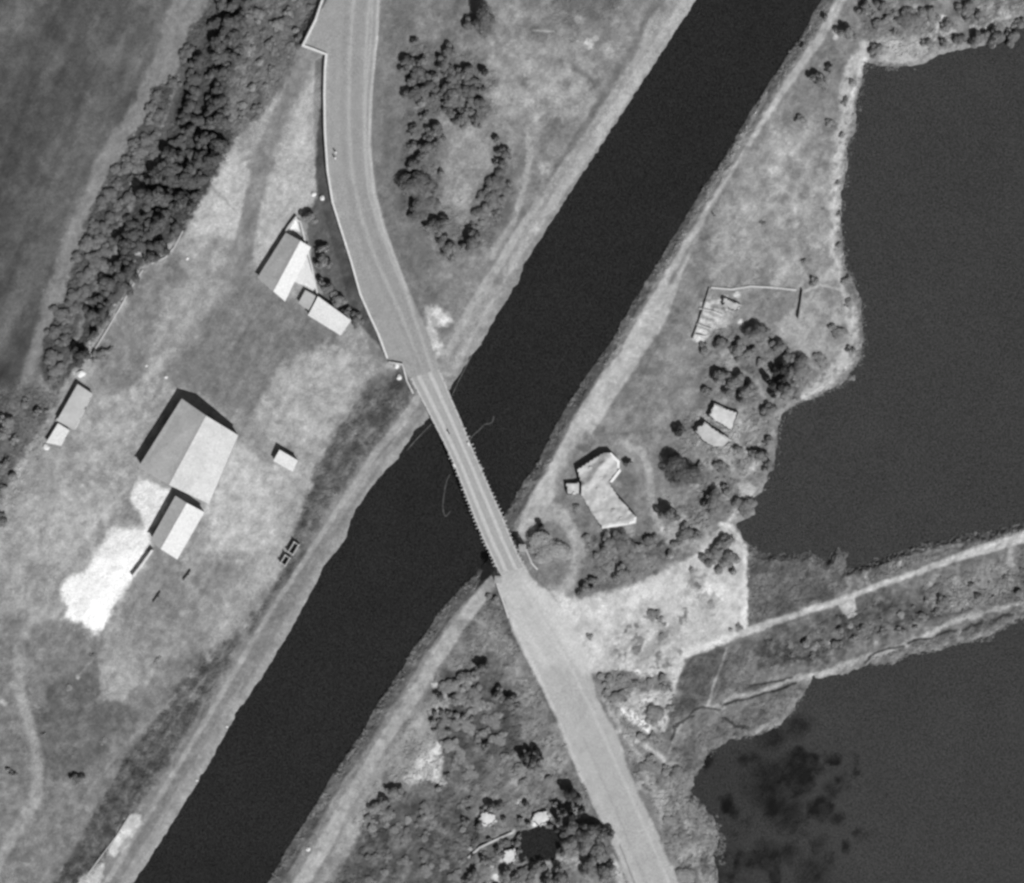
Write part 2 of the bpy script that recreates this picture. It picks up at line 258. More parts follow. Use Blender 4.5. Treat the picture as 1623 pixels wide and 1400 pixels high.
for x, y, r, v in ((1272, 195, 12, 118), (1312, 200, 14, 118), (1275, 415, 9, 112), (1210, 310, 14, 130), (1305, 330, 4, 92), (1180, 430, 18, 128), (1232, 360, 12, 134), (1160, 350, 8, 130)): dot(x, y, r, v, r, .8)
poly([(1350, 20), (1400, -20), (1600, -40), (1620, 20), (1560, 50), (1480, 70), (1380, 70)], 122, 12, 8, 1, 14); mott([(1350, 0), (1620, -20), (1600, 60), (1380, 90)], 16, 10, seed=260)
poly([(1380, 60), (1480, 55), (1490, 80), (1440, 100), (1390, 96)], 158, 8, 5, 1, 14)
stroke([(1375, 75), (1360, 100), (1345, 140), (1336, 200), (1326, 260), (1322, 330), (1322, 400), (1335, 450), (1348, 490), (1350, 530), (1340, 570), (1305, 605), (1275, 625)], [22, 26, 26, 16, 13, 11, 10, 12, 16, 18, 26, 26, 14], 190, 10, 6, .8)
mott([(1340, 110), (1366, 110), (1340, 330), (1365, 480), (1366, 560), (1290, 635), (1270, 610), (1330, 560), (1330, 470), (1310, 330), (1320, 200)], 0, 8, .12, 140, 275)
stroke([(1490, 30), (1484, 50), (1500, 55), (1512, 48), (1518, 62)], 4, 190, 3, 2, .8); stroke([(1540, 42), (1560, 45), (1580, 30), (1600, 26)], 6, 192, 4, 2, .8); dot(1590, 20, 8, 180, 8, .7); dot(1445, 72, 10, 188, 8, .7); dot(1495, 28, 5, 200, 4)
stroke([(1332, 460), (1300, 452), (1275, 462)], 4, 175, 3, 2, .8)
poly([(1128, 460), (1268, 462), (1262, 512), (1215, 515), (1175, 520), (1120, 530), (1105, 520)], 134, 5, 4, 1, 12)
poly([(1220, 470), (1262, 470), (1262, 500), (1220, 515)], 112, 10, 6, .8, 8)
poly([(1120, 478), (1145, 470), (1165, 490), (1150, 520), (1115, 550), (1102, 540)], 172, 6, 6, 1, 34)
for x, y, r in ((1122, 484, 6), (1135, 505, 6), (1112, 525, 5), (1157, 487, 6), (1168, 466, 5), (1174, 512, 5), (1117, 508, 4), (1148, 572, 8), (1129, 602, 5)): dot(x, y, r, 214, 4, .9)
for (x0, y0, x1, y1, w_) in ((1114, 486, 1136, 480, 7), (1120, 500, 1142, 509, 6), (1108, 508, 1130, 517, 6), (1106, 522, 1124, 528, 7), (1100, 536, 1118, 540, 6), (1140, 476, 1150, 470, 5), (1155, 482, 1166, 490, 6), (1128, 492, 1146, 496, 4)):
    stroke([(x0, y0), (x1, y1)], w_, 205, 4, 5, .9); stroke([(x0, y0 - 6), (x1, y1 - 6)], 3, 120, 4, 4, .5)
poly([(1265, 470), (1330, 465), (1345, 540), (1300, 590), (1250, 545), (1230, 520)], 152, 10, 6, 1, 8)
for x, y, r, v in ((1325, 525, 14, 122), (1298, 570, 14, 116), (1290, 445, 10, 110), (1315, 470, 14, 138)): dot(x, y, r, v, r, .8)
poly([(1130, 520), (1200, 520), (1260, 580), (1240, 640), (1180, 640), (1120, 620), (1110, 560)], 118, 10, 6, .9, 14)
stroke([(1148, 560), (1170, 590), (1200, 605), (1215, 640)], [16, 14, 8, 5], 156, 7, 4, .8)
poly([(1030, 560), (1090, 520), (1110, 600), (1080, 700), (1010, 700), (990, 640)], 126, 20, 8, .8, 8)
for i in range(5): stroke([(1100 - i * 18, 530 + i * 6), (1060 - i * 14, 600 + i * 8), (1040 - i * 12, 660)], 4, 118 + 14 * (i % 2), 6, 6, .5)
poly([(920, 690), (1090, 640), (1100, 720), (1060, 800), (1030, 880), (930, 880), (890, 820), (880, 760)], 126, 18, 6, .9, 8)
poly([(985, 745), (1010, 750), (1018, 800), (1010, 822), (985, 790), (975, 770)], 112, 12, 5, .7, 8); poly([(900, 790), (925, 800), (945, 840), (935, 860), (905, 830)], 108, 12, 5, .7, 8)
stroke([(985, 700), (1018, 715), (1030, 750), (1032, 800), (1045, 830)], [10, 11, 11, 11, 10], 158, 6, 3, .8)
stroke([(950, 690), (1060, 685), (1110, 665)], 3, 108, 3, 3, .5); stroke([(940, 672), (1000, 690), (1085, 700)], 2.5, 122, 3, 3, .4)
stroke([(840, 820), (880, 810), (905, 838), (918, 870), (915, 905), (895, 935), (880, 950)], [30, 26, 20, 20, 22, 18, 16], 160, 6, 2, .95, mask='footpath')
poly([(935, 850), (1040, 845), (1080, 870), (1060, 890), (1000, 915), (930, 950), (915, 955), (920, 910)], 112, 12, 6, .95, 14)
mott([(930, 850), (1090, 850), (1080, 900), (920, 950)], 0, 12, .25, 80, 262)
poly([(1100, 650), (1190, 660), (1215, 720), (1180, 780), (1100, 730)], 142, 8, 6, 1, 26)
poly([(1085, 740), (1190, 760), (1200, 790), (1170, 820), (1120, 830), (1070, 830), (1090, 790)], 128, 10, 6, 1, 24)
poly([(1040, 830), (1120, 815), (1130, 850), (1090, 880), (1060, 870)], 152, 10, 8, 1, 26); dot(1182, 778, 12, 182, 10, .9); dot(1193, 738, 6, 190, 6, .8)
stroke([(1190, 790), (1165, 810), (1152, 832)], 6, 180, 5, 3, .8)
LOT = [(880, 960), (930, 945), (1010, 925), (1070, 893), (1100, 880), (1125, 850), (1150, 832), (1172, 858), (1185, 885), (1184, 1000), (1140, 1026), (1088, 1042), (1084, 1080), (1078, 1110), (1058, 1160), (1020, 1165), (985, 1130), (955, 1085), (930, 1040), (925, 1010)]
poly(LOT, 184, 8, 5, 1, 6, mask='gravel_lot')
poly([(870, 940), (930, 950), (1020, 925), (1090, 900), (1085, 940), (1000, 965), (930, 1000), (900, 1000)], 200, 12, 5, .9, 3)
stroke([(1142, 832), (1160, 835), (1178, 862), (1183, 900), (1182, 1000)], [8, 8, 8, 10, 18], 204, 6, 3, .9)
stroke([(1180, 1000), (1140, 1018), (1090, 1035)], 12, 212, 8, 3, .9); poly([(1100, 930), (1120, 925), (1180, 930), (1180, 960), (1110, 942)], 208, 6, 4, .8)
poly([(948, 1010), (1010, 985), (1080, 1000), (1080, 1040), (1060, 1060), (990, 1050), (950, 1060)], 166, 12, 8, .8, 18)
mott([(945, 990), (1090, 960), (1084, 1100), (1050, 1160), (960, 1100)], 0, 11, .22, 118, 270)
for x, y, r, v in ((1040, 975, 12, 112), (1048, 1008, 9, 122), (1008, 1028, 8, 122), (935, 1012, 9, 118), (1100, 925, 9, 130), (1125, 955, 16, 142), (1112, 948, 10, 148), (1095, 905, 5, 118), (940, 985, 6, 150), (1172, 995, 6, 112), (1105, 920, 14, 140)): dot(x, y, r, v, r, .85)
poly([(940, 1062), (1010, 1070), (1060, 1070), (1068, 1098), (1040, 1100), (1005, 1090), (990, 1110), (950, 1100)], 118, 8, 6, .95, 18)
poly([(995, 1098), (1040, 1095), (1075, 1110), (1060, 1130), (1010, 1120)], 178, 8, 5, .9, 12)
poly([(984, 1122), (1006, 1128), (1030, 1155), (1028, 1160), (1008, 1152), (988, 1135)], 236, 5, 3); dot(1012, 1064, 5, 228, 4); dot(985, 1055, 4, 205, 4); dot(1030, 1070, 4, 205, 4)
# road-side strip south-east
poly([(958, 1110), (1000, 1150), (1050, 1170), (1094, 1262), (1131, 1300), (1137, 1400), (1160, 1480), (1110, 1480), (1060, 1363), (1017, 1268), (977, 1160)], 126, 8, 6, 1, 18)
mott([(958, 1110), (1060, 1160), (1100, 1262), (1140, 1400), (1090, 1400), (1000, 1220)], 18, 12, seed=280)
stroke([(1010, 1175), (1040, 1195), (1055, 1210), (1080, 1210)], 6, 180, 5, 4, .9); dot(1020, 1245, 12, 172, 10, .9); dot(1022, 1246, 4, 120, 4); dot(1050, 1265, 10, 165, 10, .8); stroke([(1060, 1240), (1085, 1300), (1100, 1350), (1115, 1400)], 5, 152, 5, 4, .6)
dot(980, 1158, 5, 190, 4); dot(1094, 1228, 4, 180, 4); dot(1065, 1375, 6, 190, 6, .8)
# causeway and marshes
CW = [(1184, 870), (1285, 880), (1339, 906), (1444, 870), (1623, 831), (1760, 790), (1760, 930), (1623, 977), (1519, 1020), (1378, 1053), (1288, 1074), (1240, 1146), (1160, 1170), (1120, 1194), (1094, 1262), (1080, 1220), (1050, 1170), (1085, 1045), (1184, 1010)]
poly(CW, 112, 5, 3, 1, 12); mott(CW, 14, 9, seed=290)
poly([(1187, 872), (1260, 876), (1310, 895), (1338, 912), (1345, 945), (1260, 972), (1187, 992)], 106, 4, 3, 1, 7)
poly([(1200, 1025), (1330, 960), (1480, 925), (1540, 930), (1480, 975), (1380, 1010), (1280, 1050), (1200, 1070)], 92, 12, 8, .8, 20); mott([(1190, 1020), (1480, 930), (1560, 940), (1400, 1020), (1200, 1080)], 26, 12, seed=300)
poly([(1460, 920), (1600, 880), (1623, 930), (1560, 960), (1480, 970)], 128, 12, 8, .8, 22); dot(1525, 955, 14, 160, 12, .8); dot(1518, 925, 9, 158, 8, .8); dot(1314, 1028, 9, 155, 8, .8); dot(1290, 1026, 8, 148, 8, .8)
stroke([(1178, 1003), (1260, 975), (1345, 947), (1400, 926), (1460, 905), (1510, 886), (1560, 870), (1623, 852), (1760, 805)], [14, 10, 11, 9, 9, 11, 16, 18, 18], 182, 5, 2, 1, mask='causeway_path')
poly([(1328, 958), (1355, 945), (1358, 975), (1345, 980)], 176, 5, 3); stroke([(1600, 862), (1602, 895)], 9, 158, 6, 2, .9); stroke([(1370, 905), (1378, 925)], 6, 165, 5, 2, .8); dot(1427, 895, 4, 180, 4); stroke([(1346, 915), (1345, 940)], 10, 150, 8, 3, .7)
poly([(1086, 1045), (1140, 1026), (1150, 1030), (1135, 1085), (1128, 1110), (1085, 1135), (1070, 1130), (1085, 1090)], 98, 4, 2, 1, 4)
poly([(1152, 1030), (1185, 1025), (1200, 1050), (1190, 1100), (1130, 1108), (1140, 1070)], 116, 5, 3, 1, 7)
poly([(1065, 1150), (1120, 1118), (1200, 1110), (1280, 1078), (1262, 1110), (1200, 1150), (1120, 1180), (1100, 1220), (1075, 1200)], 118, 6, 4, 1, 9)
stroke([(1152, 1028), (1140, 1062), (1130, 1090), (1124, 1116)], 4, 152, 2.5, 1, .9); stroke([(1122, 1118), (1100, 1128), (1082, 1145), (1068, 1170), (1060, 1195)], 3.5, 145, 2.5, 1, .8)
stroke([(1124, 1116), (1145, 1122), (1150, 1110), (1200, 1098), (1260, 1076), (1290, 1072), (1330, 1058), (1372, 1042), (1430, 1024), (1480, 1002), (1530, 978), (1600, 962), (1640, 950)], [8, 7, 6, 8, 9, 12, 12, 9, 8, 8, 8, 7, 6], 170, 6, 5, .85)
stroke([(1145, 1124), (1148, 1134)], 4, 150, 3, 1, .7)
for pts, wd in (([(1148, 1116), (1180, 1109), (1210, 1098), (1240, 1092), (1262, 1083)], 3.5), ([(1064, 1172), (1072, 1152), (1085, 1141), (1100, 1136)], 4), ([(1084, 1146), (1100, 1126), (1118, 1120), (1140, 1124)], 3), ([(1150, 1138), (1165, 1150), (1185, 1154)], 4),
               ([(1372, 1050), (1385, 1036), (1410, 1027), (1432, 1025)], 3.5), ([(1440, 1020), (1455, 1014), (1474, 1012)], 4), ([(1484, 1010), (1500, 1002), (1516, 1001)], 4), ([(1528, 1000), (1540, 990), (1556, 988)], 4), ([(1575, 985), (1590, 976), (1606, 976)], 4), ([(1190, 1086), (1230, 1080), (1255, 1074)], 3), ([(1340, 905), (1345, 890), (1336, 880)], 3)):
    stroke(pts, wd, 48, 3, 2.5, .9)
for pts, wd in (([(1200, 1040), (1260, 1030), (1300, 1015)], 5), ([(1200, 1060), (1280, 1040), (1340, 1020)], 5), ([(1420, 985), (1500, 975), (1540, 965)], 4), ([(1350, 985), (1420, 960)], 6), ([(1240, 1040), (1310, 1045)], 6)):
    stroke(pts, wd, 62, 8, 7, .7)
# ---- south-west of the southern road
SW = [(790, 930), (814, 1005), (888, 1154), (951, 1300), (997, 1400), (1010, 1440), (500, 1440), (560, 1300), (640, 1160), (740, 990)]
poly(SW, 116, 8, 4, 1, 10); mott(SW, 14, 18, seed=310)
poly([(770, 990), (805, 1010), (840, 1075), (820, 1090), (780, 1040), (740, 1030)], 136, 12, 8, .9, 12)
poly([(700, 1070), (790, 1040), (820, 1110), (830, 1180), (760, 1240), (700, 1190), (690, 1120)], 86, 12, 8, .9, 12)
poly([(820, 1090), (870, 1110), (900, 1200), (880, 1260), (850, 1230), (830, 1170)], 124, 10, 6, .9, 8); stroke([(880, 1150), (878, 1210)], 6, 140, 4, 2, .7)
poly([(580, 1270), (740, 1250), (770, 1330), (700, 1440), (490, 1440), (530, 1380), (560, 1310)], 92, 10, 8, 1, 18)
stroke([(755, 1190), (800, 1240), (830, 1260)], 14, 136, 14, 6, .6); stroke([(670, 1290), (710, 1320), (735, 1345)], 12, 130, 12, 5, .6)
stroke([(785, 915), (765, 940), (728, 990), (690, 1045), (645, 1118), (598, 1192), (560, 1255), (520, 1325), (478, 1400), (450, 1460)], [16, 22, 24, 24, 22, 20, 22, 26, 24, 24], 160, 6, 2, .95, mask='canal_track')
stroke([(700, 1110), (660, 1180), (610, 1240), (570, 1290), (530, 1370), (500, 1430)], [30, 60, 50, 30, 26, 30], 143, 12, 4, .9)
stroke([(760, 925), (700, 990), (650, 1075), (600, 1150), (545, 1240), (500, 1320), (450, 1400)], [10, 18, 20, 20, 20, 20, 20], 122, 6, 3, .8)
poly([(662, 1200), (682, 1185), (698, 1175), (703, 1205), (698, 1232), (706, 1245), (694, 1244), (676, 1236), (652, 1245), (638, 1236), (655, 1222)], 194, 6, 4, 1, 10)
dot(610, 1130, 8, 160, 6, .6); dot(690, 1085, 5, 190, 4)
stroke([(748, 1345), (770, 1338), (800, 1325), (815, 1318)], [10, 8, 6, 5], 196, 4, 3); stroke([(742, 1372), (760, 1350)], 6, 150, 5, 3, .8); stroke([(762, 1362), (785, 1345), (812, 1338)], [8, 9, 16], 52, 6, 4, .9); stroke([(765, 1370), (752, 1400)], 8, 66, 6, 4, .8)
poly([(745, 1340), (820, 1320), (830, 1380), (800, 1440), (740, 1440)], 112, 8, 6, .9, 34)
for x, y, r in ((808, 1355, 9), (802, 1362, 7), (780, 1372, 5), (784, 1392, 7), (822, 1272, 5), (855, 1300, 12), (862, 1296, 9), (845, 1297, 8), (772, 1300, 12), (765, 1292, 6), (780, 1296, 8)): dot(x, y, r, 204, r * .8, .95)
poly([(815, 1362), (850, 1370), (905, 1330), (925, 1360), (940, 1410), (900, 1440), (830, 1440)], 120, 10, 7, .9, 26)
stroke([(880, 1360), (915, 1365), (935, 1395), (950, 1420)], 7, 148, 6, 4, .8)
poly([(970, 1355), (992, 1380), (1000, 1400), (985, 1420), (975, 1385)], 196, 8, 3, .7)
# ---- roads
poly([(521, -30), (480, 72), (517, 86), (514, 150), (515, 210), (519, 270), (527, 320), (541, 365), (556, 412), (571, 466), (586, 500), (599, 528), (616, 572), (636, 580), (657, 614)] + RR, 150, 3, .6, 1, 4, mask='main_road')
poly([(520, -20), (530, -20), (530, 80), (482, 70)], 150, 6, 1, .8)
for off, wd, v in (((-24), 10, 154), ((-15), 7, 143), (-5, 5, 172), (6, 12, 145), (20, 5, 176)):
    stroke([(568 + off, -30), (560 + off, 80), (557 + off, 180), (562 + off, 270), (578 + off, 345), (600 + off, 410), (628 + off * .9, 470), (652 + off * .7, 530), (672 + off * .5, 580), (690 + off * .4, 620)], wd, v, 5, 1, .7)
stroke([(601, -30), (597, 60), (588, 150), (585, 230), (592, 300), (606, 355), (622, 400), (645, 460)], 4, 184, 3, .6, .85)
stroke([(592, -30), (588, 60), (580, 150), (577, 230), (583, 300), (600, 365)], 3, 176, 3, .6, .7)
poly(ROADS, 170, 5, 2, 1, 2, mask='main_road')
poly([(805, 930), (842, 915), (905, 970), (950, 950), (945, 1010), (950, 1055), (935, 1065), (870, 1060), (830, 1010)], 192, 20, 6, .9)
poly([(925, 985), (960, 980), (975, 1040), (960, 1060), (935, 1058)], 186, 16, 7, .8)
stroke([(960, 1110), (985, 1155), (1010, 1200), (1030, 1240), (1050, 1290)], 9, 166, 8, 6, .7)
stroke([(806, 905), (850, 985), (900, 1070), (950, 1180), (1010, 1310), (1055, 1410)], [26, 34, 38, 34, 32, 32], 166, 10, 1, .6)
stroke([(830, 930), (870, 1000), (905, 1060), (940, 1130), (985, 1230), (1030, 1330), (1065, 1410)], 5, 184, 4, 1, .8)
stroke([(812, 985), (840, 1045), (862, 1090), (878, 1125)], 7, 190, 5, 1.5, .8); stroke([(886, 1150), (903, 1190), (925, 1240)], 9, 186, 6, 2, .7); stroke([(945, 1260), (978, 1330), (1010, 1400)], 5, 180, 5, 1, .6)
stroke([(925, 1170), (970, 1270), (1000, 1345), (1030, 1410)], 4, 150, 4, 1, .5); stroke([(982, 1340), (996, 1375), (1008, 1405)], 2.5, 110, 2, 1, .7); stroke([(1002, 1318), (1024, 1316), (1035, 1306)], 2, 185, 2, 2, .7)
isroad = MASK['main_road']
soft_ = sst(-4, 6, sdf(GX, GY, ROADN)) + sst(-4, 6, sdf(GX, GY, ROADS)); soft_ = np.clip(soft_, 0, 1) * .75
N5 = fbm(GX, GY, 5, 3, 160); N6 = fbm(GX, GY, 18, 4, 170)
ST = fbm(GX * .86 + GY * .51, (GY * .86 - GX * .51) * .14, 7, 4, 190)          # wear drawn out along the canal
onl = sst(-20, 20, sdf(GX, GY, YARD)) + sst(-10, 20, sdf(GX, GY, NE)) * .5 + sst(-10, 10, sdf(GX, GY, BANKW)) + .5 * sst(-10, 10, sdf(GX, GY, EAST)) + .6 * sst(-20, 20, sdf(GX, GY, [(-60, 1000), (150, 980), (330, 1000), (300, 1200), (100, 1400), (-60, 1500)]))
pat = sst(.12, .38, fbm(GX, GY, 26, 5, 195)); pat2 = sst(.15, .4, fbm(GX, GY, 24, 5, 205))
inY = sst(-10, 20, sdf(GX, GY, YARD)); bk = sst(-10, 10, sdf(GX, GY, BANKW))
V += (ST * (13 + 12 * bk) + (pat * 14 - pat2 * 17) * (1 - .62 * inY)) * np.clip(onl + .4 * sst(-10, 10, sdf(GX, GY, EAST)) + .5 * sst(-10, 10, sdf(GX, GY, SW)), 0, 1) * (1 - soft_) * (V < 205)
V += (N2 * 12 + N1 * 8 + N5 * 14 + N6 * 12) * (1 - soft_) * np.clip(V / 130, .5, 1.2)
V = np.clip(V, 30, 254)
ZZ = height(GX, GY)
# mud and wet soil right at the waterline and under it
near = np.zeros(V.shape)
cn = sdf(GX, GY, CANAL); V = np.where(cn > 3, 60, V)
PXW = (GX - CX) * S; PYW = (CY - GY) * S
# ------------------------------------------------------------------ materials
def mat(name, base=None, rough=0.9, attr=None, noise=(0.0, 1.0), grain=0.22, bump=0.0, bumpscale=3.0, spec=0.2, rand=0.0, wave=None, noise2=None, metallic=0.0):
    m = bpy.data.materials.new(name); m.use_nodes = True; nt = m.node_tree; b = nt.nodes['Principled BSDF']
    def N(t, **k):
        n = nt.nodes.new(t)
        for a, v in k.items(): setattr(n, a, v)
        return n
    def math_(op, a, c=None, clamp=False):
        n = N('ShaderNodeMath', operation=op); n.use_clamp = clamp
        for i, s in enumerate((a, c)):
            if s is None: continue
            if isinstance(s, (int, float)): n.inputs[i].default_value = s
            else: nt.links.new(s, n.inputs[i])
        return n.outputs[0]
    geo = N('ShaderNodeNewGeometry').outputs['Position']
    if attr: cur = N('ShaderNodeAttribute', attribute_name=attr).outputs['Fac']; 
    else:
        v = N('ShaderNodeValue'); v.outputs[0].default_value = float(base); cur = v.outputs[0]
    if attr and base: cur = math_('MULTIPLY', cur, float(base))
    def nz(scale, amp, det=3, cur=None):
        t = N('ShaderNodeTexNoise'); t.inputs['Scale'].default_value = scale; t.inputs['Detail'].default_value = det; nt.links.new(geo, t.inputs['Vector'])
        f = math_('MULTIPLY', math_('SUBTRACT', t.outputs[0], 0.5), 2 * amp); return math_('MULTIPLY', cur, math_('ADD', f, 1.0))
    if noise[0]: cur = nz(noise[1], noise[0], 5, cur)
    if noise2: cur = nz(noise2[1], noise2[0], 4, cur)
    if grain:
        cur = nz(2.4, grain, 2, cur); cur = nz(6.0, grain * 1.5, 1, cur)
    if rand:
        oi = N('ShaderNodeObjectInfo'); cur = math_('MULTIPLY', cur, oi.outputs['Color']); cur = math_('MULTIPLY', cur, math_('ADD', math_('MULTIPLY', math_('SUBTRACT', oi.outputs['Random'], .5), 2 * rand), 1.0))
    if wave:
        w = N('ShaderNodeTexWave'); w.inputs['Scale'].default_value = wave[0]; w.inputs['Distortion'].default_value = 1.0; w.inputs['Detail'].default_value = 2
        mp = N('ShaderNodeMapping'); mp.inputs['Rotation'].default_value = (0, 0, wave[2]); nt.links.new(geo, mp.inputs['Vector']); nt.links.new(mp.outputs[0], w.inputs['Vector'])
        cur = math_('MULTIPLY', cur, math_('ADD', math_('MULTIPLY', math_('SUBTRACT', w.outputs['Fac'], .5), 2 * wave[1]), 1.0))
    cur = math_('MINIMUM', cur, 0.95)
    cc = N('ShaderNodeCombineColor'); [nt.links.new(cur, cc.inputs[i]) for i in range(3)]
    nt.links.new(cc.outputs[0], b.inputs['Base Color']); b.inputs['Roughness'].default_value = rough; b.inputs['Specular IOR Level'].default_value = spec; b.inputs['Metallic'].default_value = metallic
    if bump:
        t = N('ShaderNodeTexNoise'); t.inputs['Scale'].default_value = bumpscale; t.inputs['Detail'].default_value = 4; nt.links.new(geo, t.inputs['Vector'])
        bp = N('ShaderNodeBump'); bp.inputs['Strength'].default_value = 1; bp.inputs['Distance'].default_value = bump; nt.links.new(t.outputs[0], bp.inputs['Height']); nt.links.new(bp.outputs[0], b.inputs['Normal'])
    return m
M_ground = mat('ground_soil_and_grass', attr='tone', bump=0.14, bumpscale=1.3, grain=0.55)
M_road = mat('worn_gravel_road', attr='tone', bump=0.01, bumpscale=2.0, grain=0.40)
M_path = mat('beaten_earth', attr='tone', bump=0.06, bumpscale=1.6, grain=0.45)
M_water = mat('still_dark_water', attr='tone', rough=0.12, spec=0.5, grain=1.5, bump=0.004, bumpscale=1.2)
M_conc = mat('weathered_concrete', alb(172), noise=(.22, .35), noise2=(.2, 1.6), bump=.02)
M_concl = mat('pale_concrete', alb(198), noise=(.15, .4), noise2=(.12, 1.8), bump=.01)
M_deck = mat('bridge_deck_surface', alb(160), noise=(.10, .25), noise2=(.08, 1.2), grain=.34)
M_kerb = mat('bridge_kerb_stone', alb(186), noise=(.15, .8), grain=.34)
M_wallw = mat('whitewashed_wall', alb(214), noise=(.12, .5), grain=.34)
M_plaster = mat('grey_plaster_wall', alb(150), noise=(.2, .6), grain=.34)
M_dark = mat('dark_timber', alb(60), noise=(.3, 1.0), grain=.08)
M_earth = mat('rubble_earth', alb(183), noise=(.55, .28), noise2=(.3, .8), bump=.03, bumpscale=1.2, grain=.1)
M_rim = mat('bright_parapet', alb(232), noise=(.12, .5), noise2=(.1, 1.2), grain=.1)
M_earthb = mat('pale_rubble', alb(200), noise=(.35, .35), noise2=(.2, .9), bump=.03, grain=.2)
M_stone = mat('light_stone', alb(215), noise=(.2, 1.0), grain=.08, bump=.03)
ANG = math.atan2(109, 70)
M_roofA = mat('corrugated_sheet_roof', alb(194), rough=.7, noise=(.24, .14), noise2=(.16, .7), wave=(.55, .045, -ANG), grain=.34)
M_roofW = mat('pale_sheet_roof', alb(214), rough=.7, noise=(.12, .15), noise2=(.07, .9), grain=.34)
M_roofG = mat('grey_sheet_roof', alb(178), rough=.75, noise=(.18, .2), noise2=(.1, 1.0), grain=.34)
M_roofM = mat('patched_roof', alb(176), rough=.8, noise=(.32, .25), noise2=(.15, 1.1), grain=.07)
M_leaf = mat('foliage', base=1.0, attr='tone', rough=.8, rand=.10, grain=0.25, spec=.1)
M_scrub = mat('scrub_leaves', base=1.0, attr='tone', rough=.85, grain=0.2, spec=.1)
M_trunk = mat('bark', alb(85), noise=(.3, 2.0))
M_skin = mat('skin', alb(130)); M_cloth_l = mat('light_cloth', alb(225), noise=(.1, 3)); M_cloth_d = mat('dark_cloth', alb(45), noise=(.1, 3)); M_hair = mat('dark_hair', alb(35))
M_glass = mat('dark_window_glass', alb(35), rough=.15, spec=.5, grain=0)
M_float = mat('floating_rope', alb(100), noise=(.2, 2))
# ------------------------------------------------------------------ object helpers
col = scene.collection
def link(name, me, m=None, parent=None, loc=None):
    o = bpy.data.objects.new(name, me); col.objects.link(o)
    if m is not None and me is not None and not me.materials: me.materials.append(m)
    if parent: o.parent = parent
    if loc is not None: o.location = loc
    return o
def tag(o, label=None, cat=None, group=None, kind=None):
    if label: o['label'] = label
    if cat: o['category'] = cat
    if group: o['group'] = group
    if kind: o['kind'] = kind
    return o
def empty(name, loc, label=None, cat=None, group=None):
    o = bpy.data.objects.new(name, None); col.objects.link(o); o.location = loc; o.empty_display_size = .5
    return tag(o, label, cat, group)
def np_mesh(name, co, faces, tone=None, ftone=None, smooth=False):
    me = bpy.data.meshes.new(name); nv = len(co); nf, k = faces.shape
    me.vertices.add(nv); me.vertices.foreach_set('co', np.ascontiguousarray(co, dtype=np.float32).ravel())
    me.loops.add(nf * k); me.loops.foreach_set('vertex_index', faces.astype(np.int32).ravel())
    me.polygons.add(nf); me.polygons.foreach_set('loop_start', np.arange(0, nf * k, k, dtype=np.int32)); me.polygons.foreach_set('loop_total', np.full(nf, k, np.int32))
    me.polygons.foreach_set('use_smooth', np.full(nf, smooth))
    if tone is not None:
        a = me.attributes.new('tone', 'FLOAT', 'POINT'); a.data.foreach_set('value', np.asarray(tone, dtype=np.float32).ravel())
    if ftone is not None:
        a = me.attributes.new('tone', 'FLOAT', 'FACE'); a.data.foreach_set('value', np.asarray(ftone, dtype=np.float32).ravel())
    me.update(); me.validate(); return me
def grid_faces(ny, nx):
    i = np.arange(ny * nx).reshape(ny, nx)
    return np.stack([i[1:, :-1], i[1:, 1:], i[:-1, 1:], i[:-1, :-1]], -1).reshape(-1, 4)
def subset(co, faces, keepv, tone, lift=0.0):
    f = faces[keepv[faces].all(1)]; u, inv = np.unique(f, return_inverse=True); c = co[u].copy(); c[:, 2] += lift
    return c, inv.reshape(f.shape), tone[u]
# world x,y of a ground vertex: undo perspective of its height so that tones sit where the photo shows them
kk = (CAMH - ZZ) / CAMH
CO = np.stack([PXW * kk, PYW * kk, ZZ], -1).reshape(-1, 3); FA = grid_faces(*GX.shape); TONE = alb(V).ravel()
tag(link('ground', np_mesh('ground', CO, FA, TONE, smooth=True), M_ground), kind='structure')
MR = MASK['main_road'] & (ZZ > -1) & (sdf(GX, GY, CANAL) < -18)
for nm, mk, mm, lf in (('main_road', MR, M_road, .03), ('towpath', MASK['towpath'] & ~MR, M_path, .02), ('canal_track', MASK['canal_track'] & ~MR, M_path, .02), ('field_track', MASK['field_track'], M_path, .02), ('yard_track', MASK['yard_track'], M_path, .02),
                   ('footpath', MASK['footpath'] & ~MR & ~MASK['canal_track'], M_path, .02), ('gravel_lot', MASK['gravel_lot'] & ~MR, M_path, .02), ('causeway_path', MASK['causeway_path'] & ~MASK['gravel_lot'], M_path, .02)):
    c, f, t = subset(CO, FA, mk.ravel(), TONE, lf)
    tag(link(nm, np_mesh(nm, c, f, t, smooth=True), mm), kind='structure')
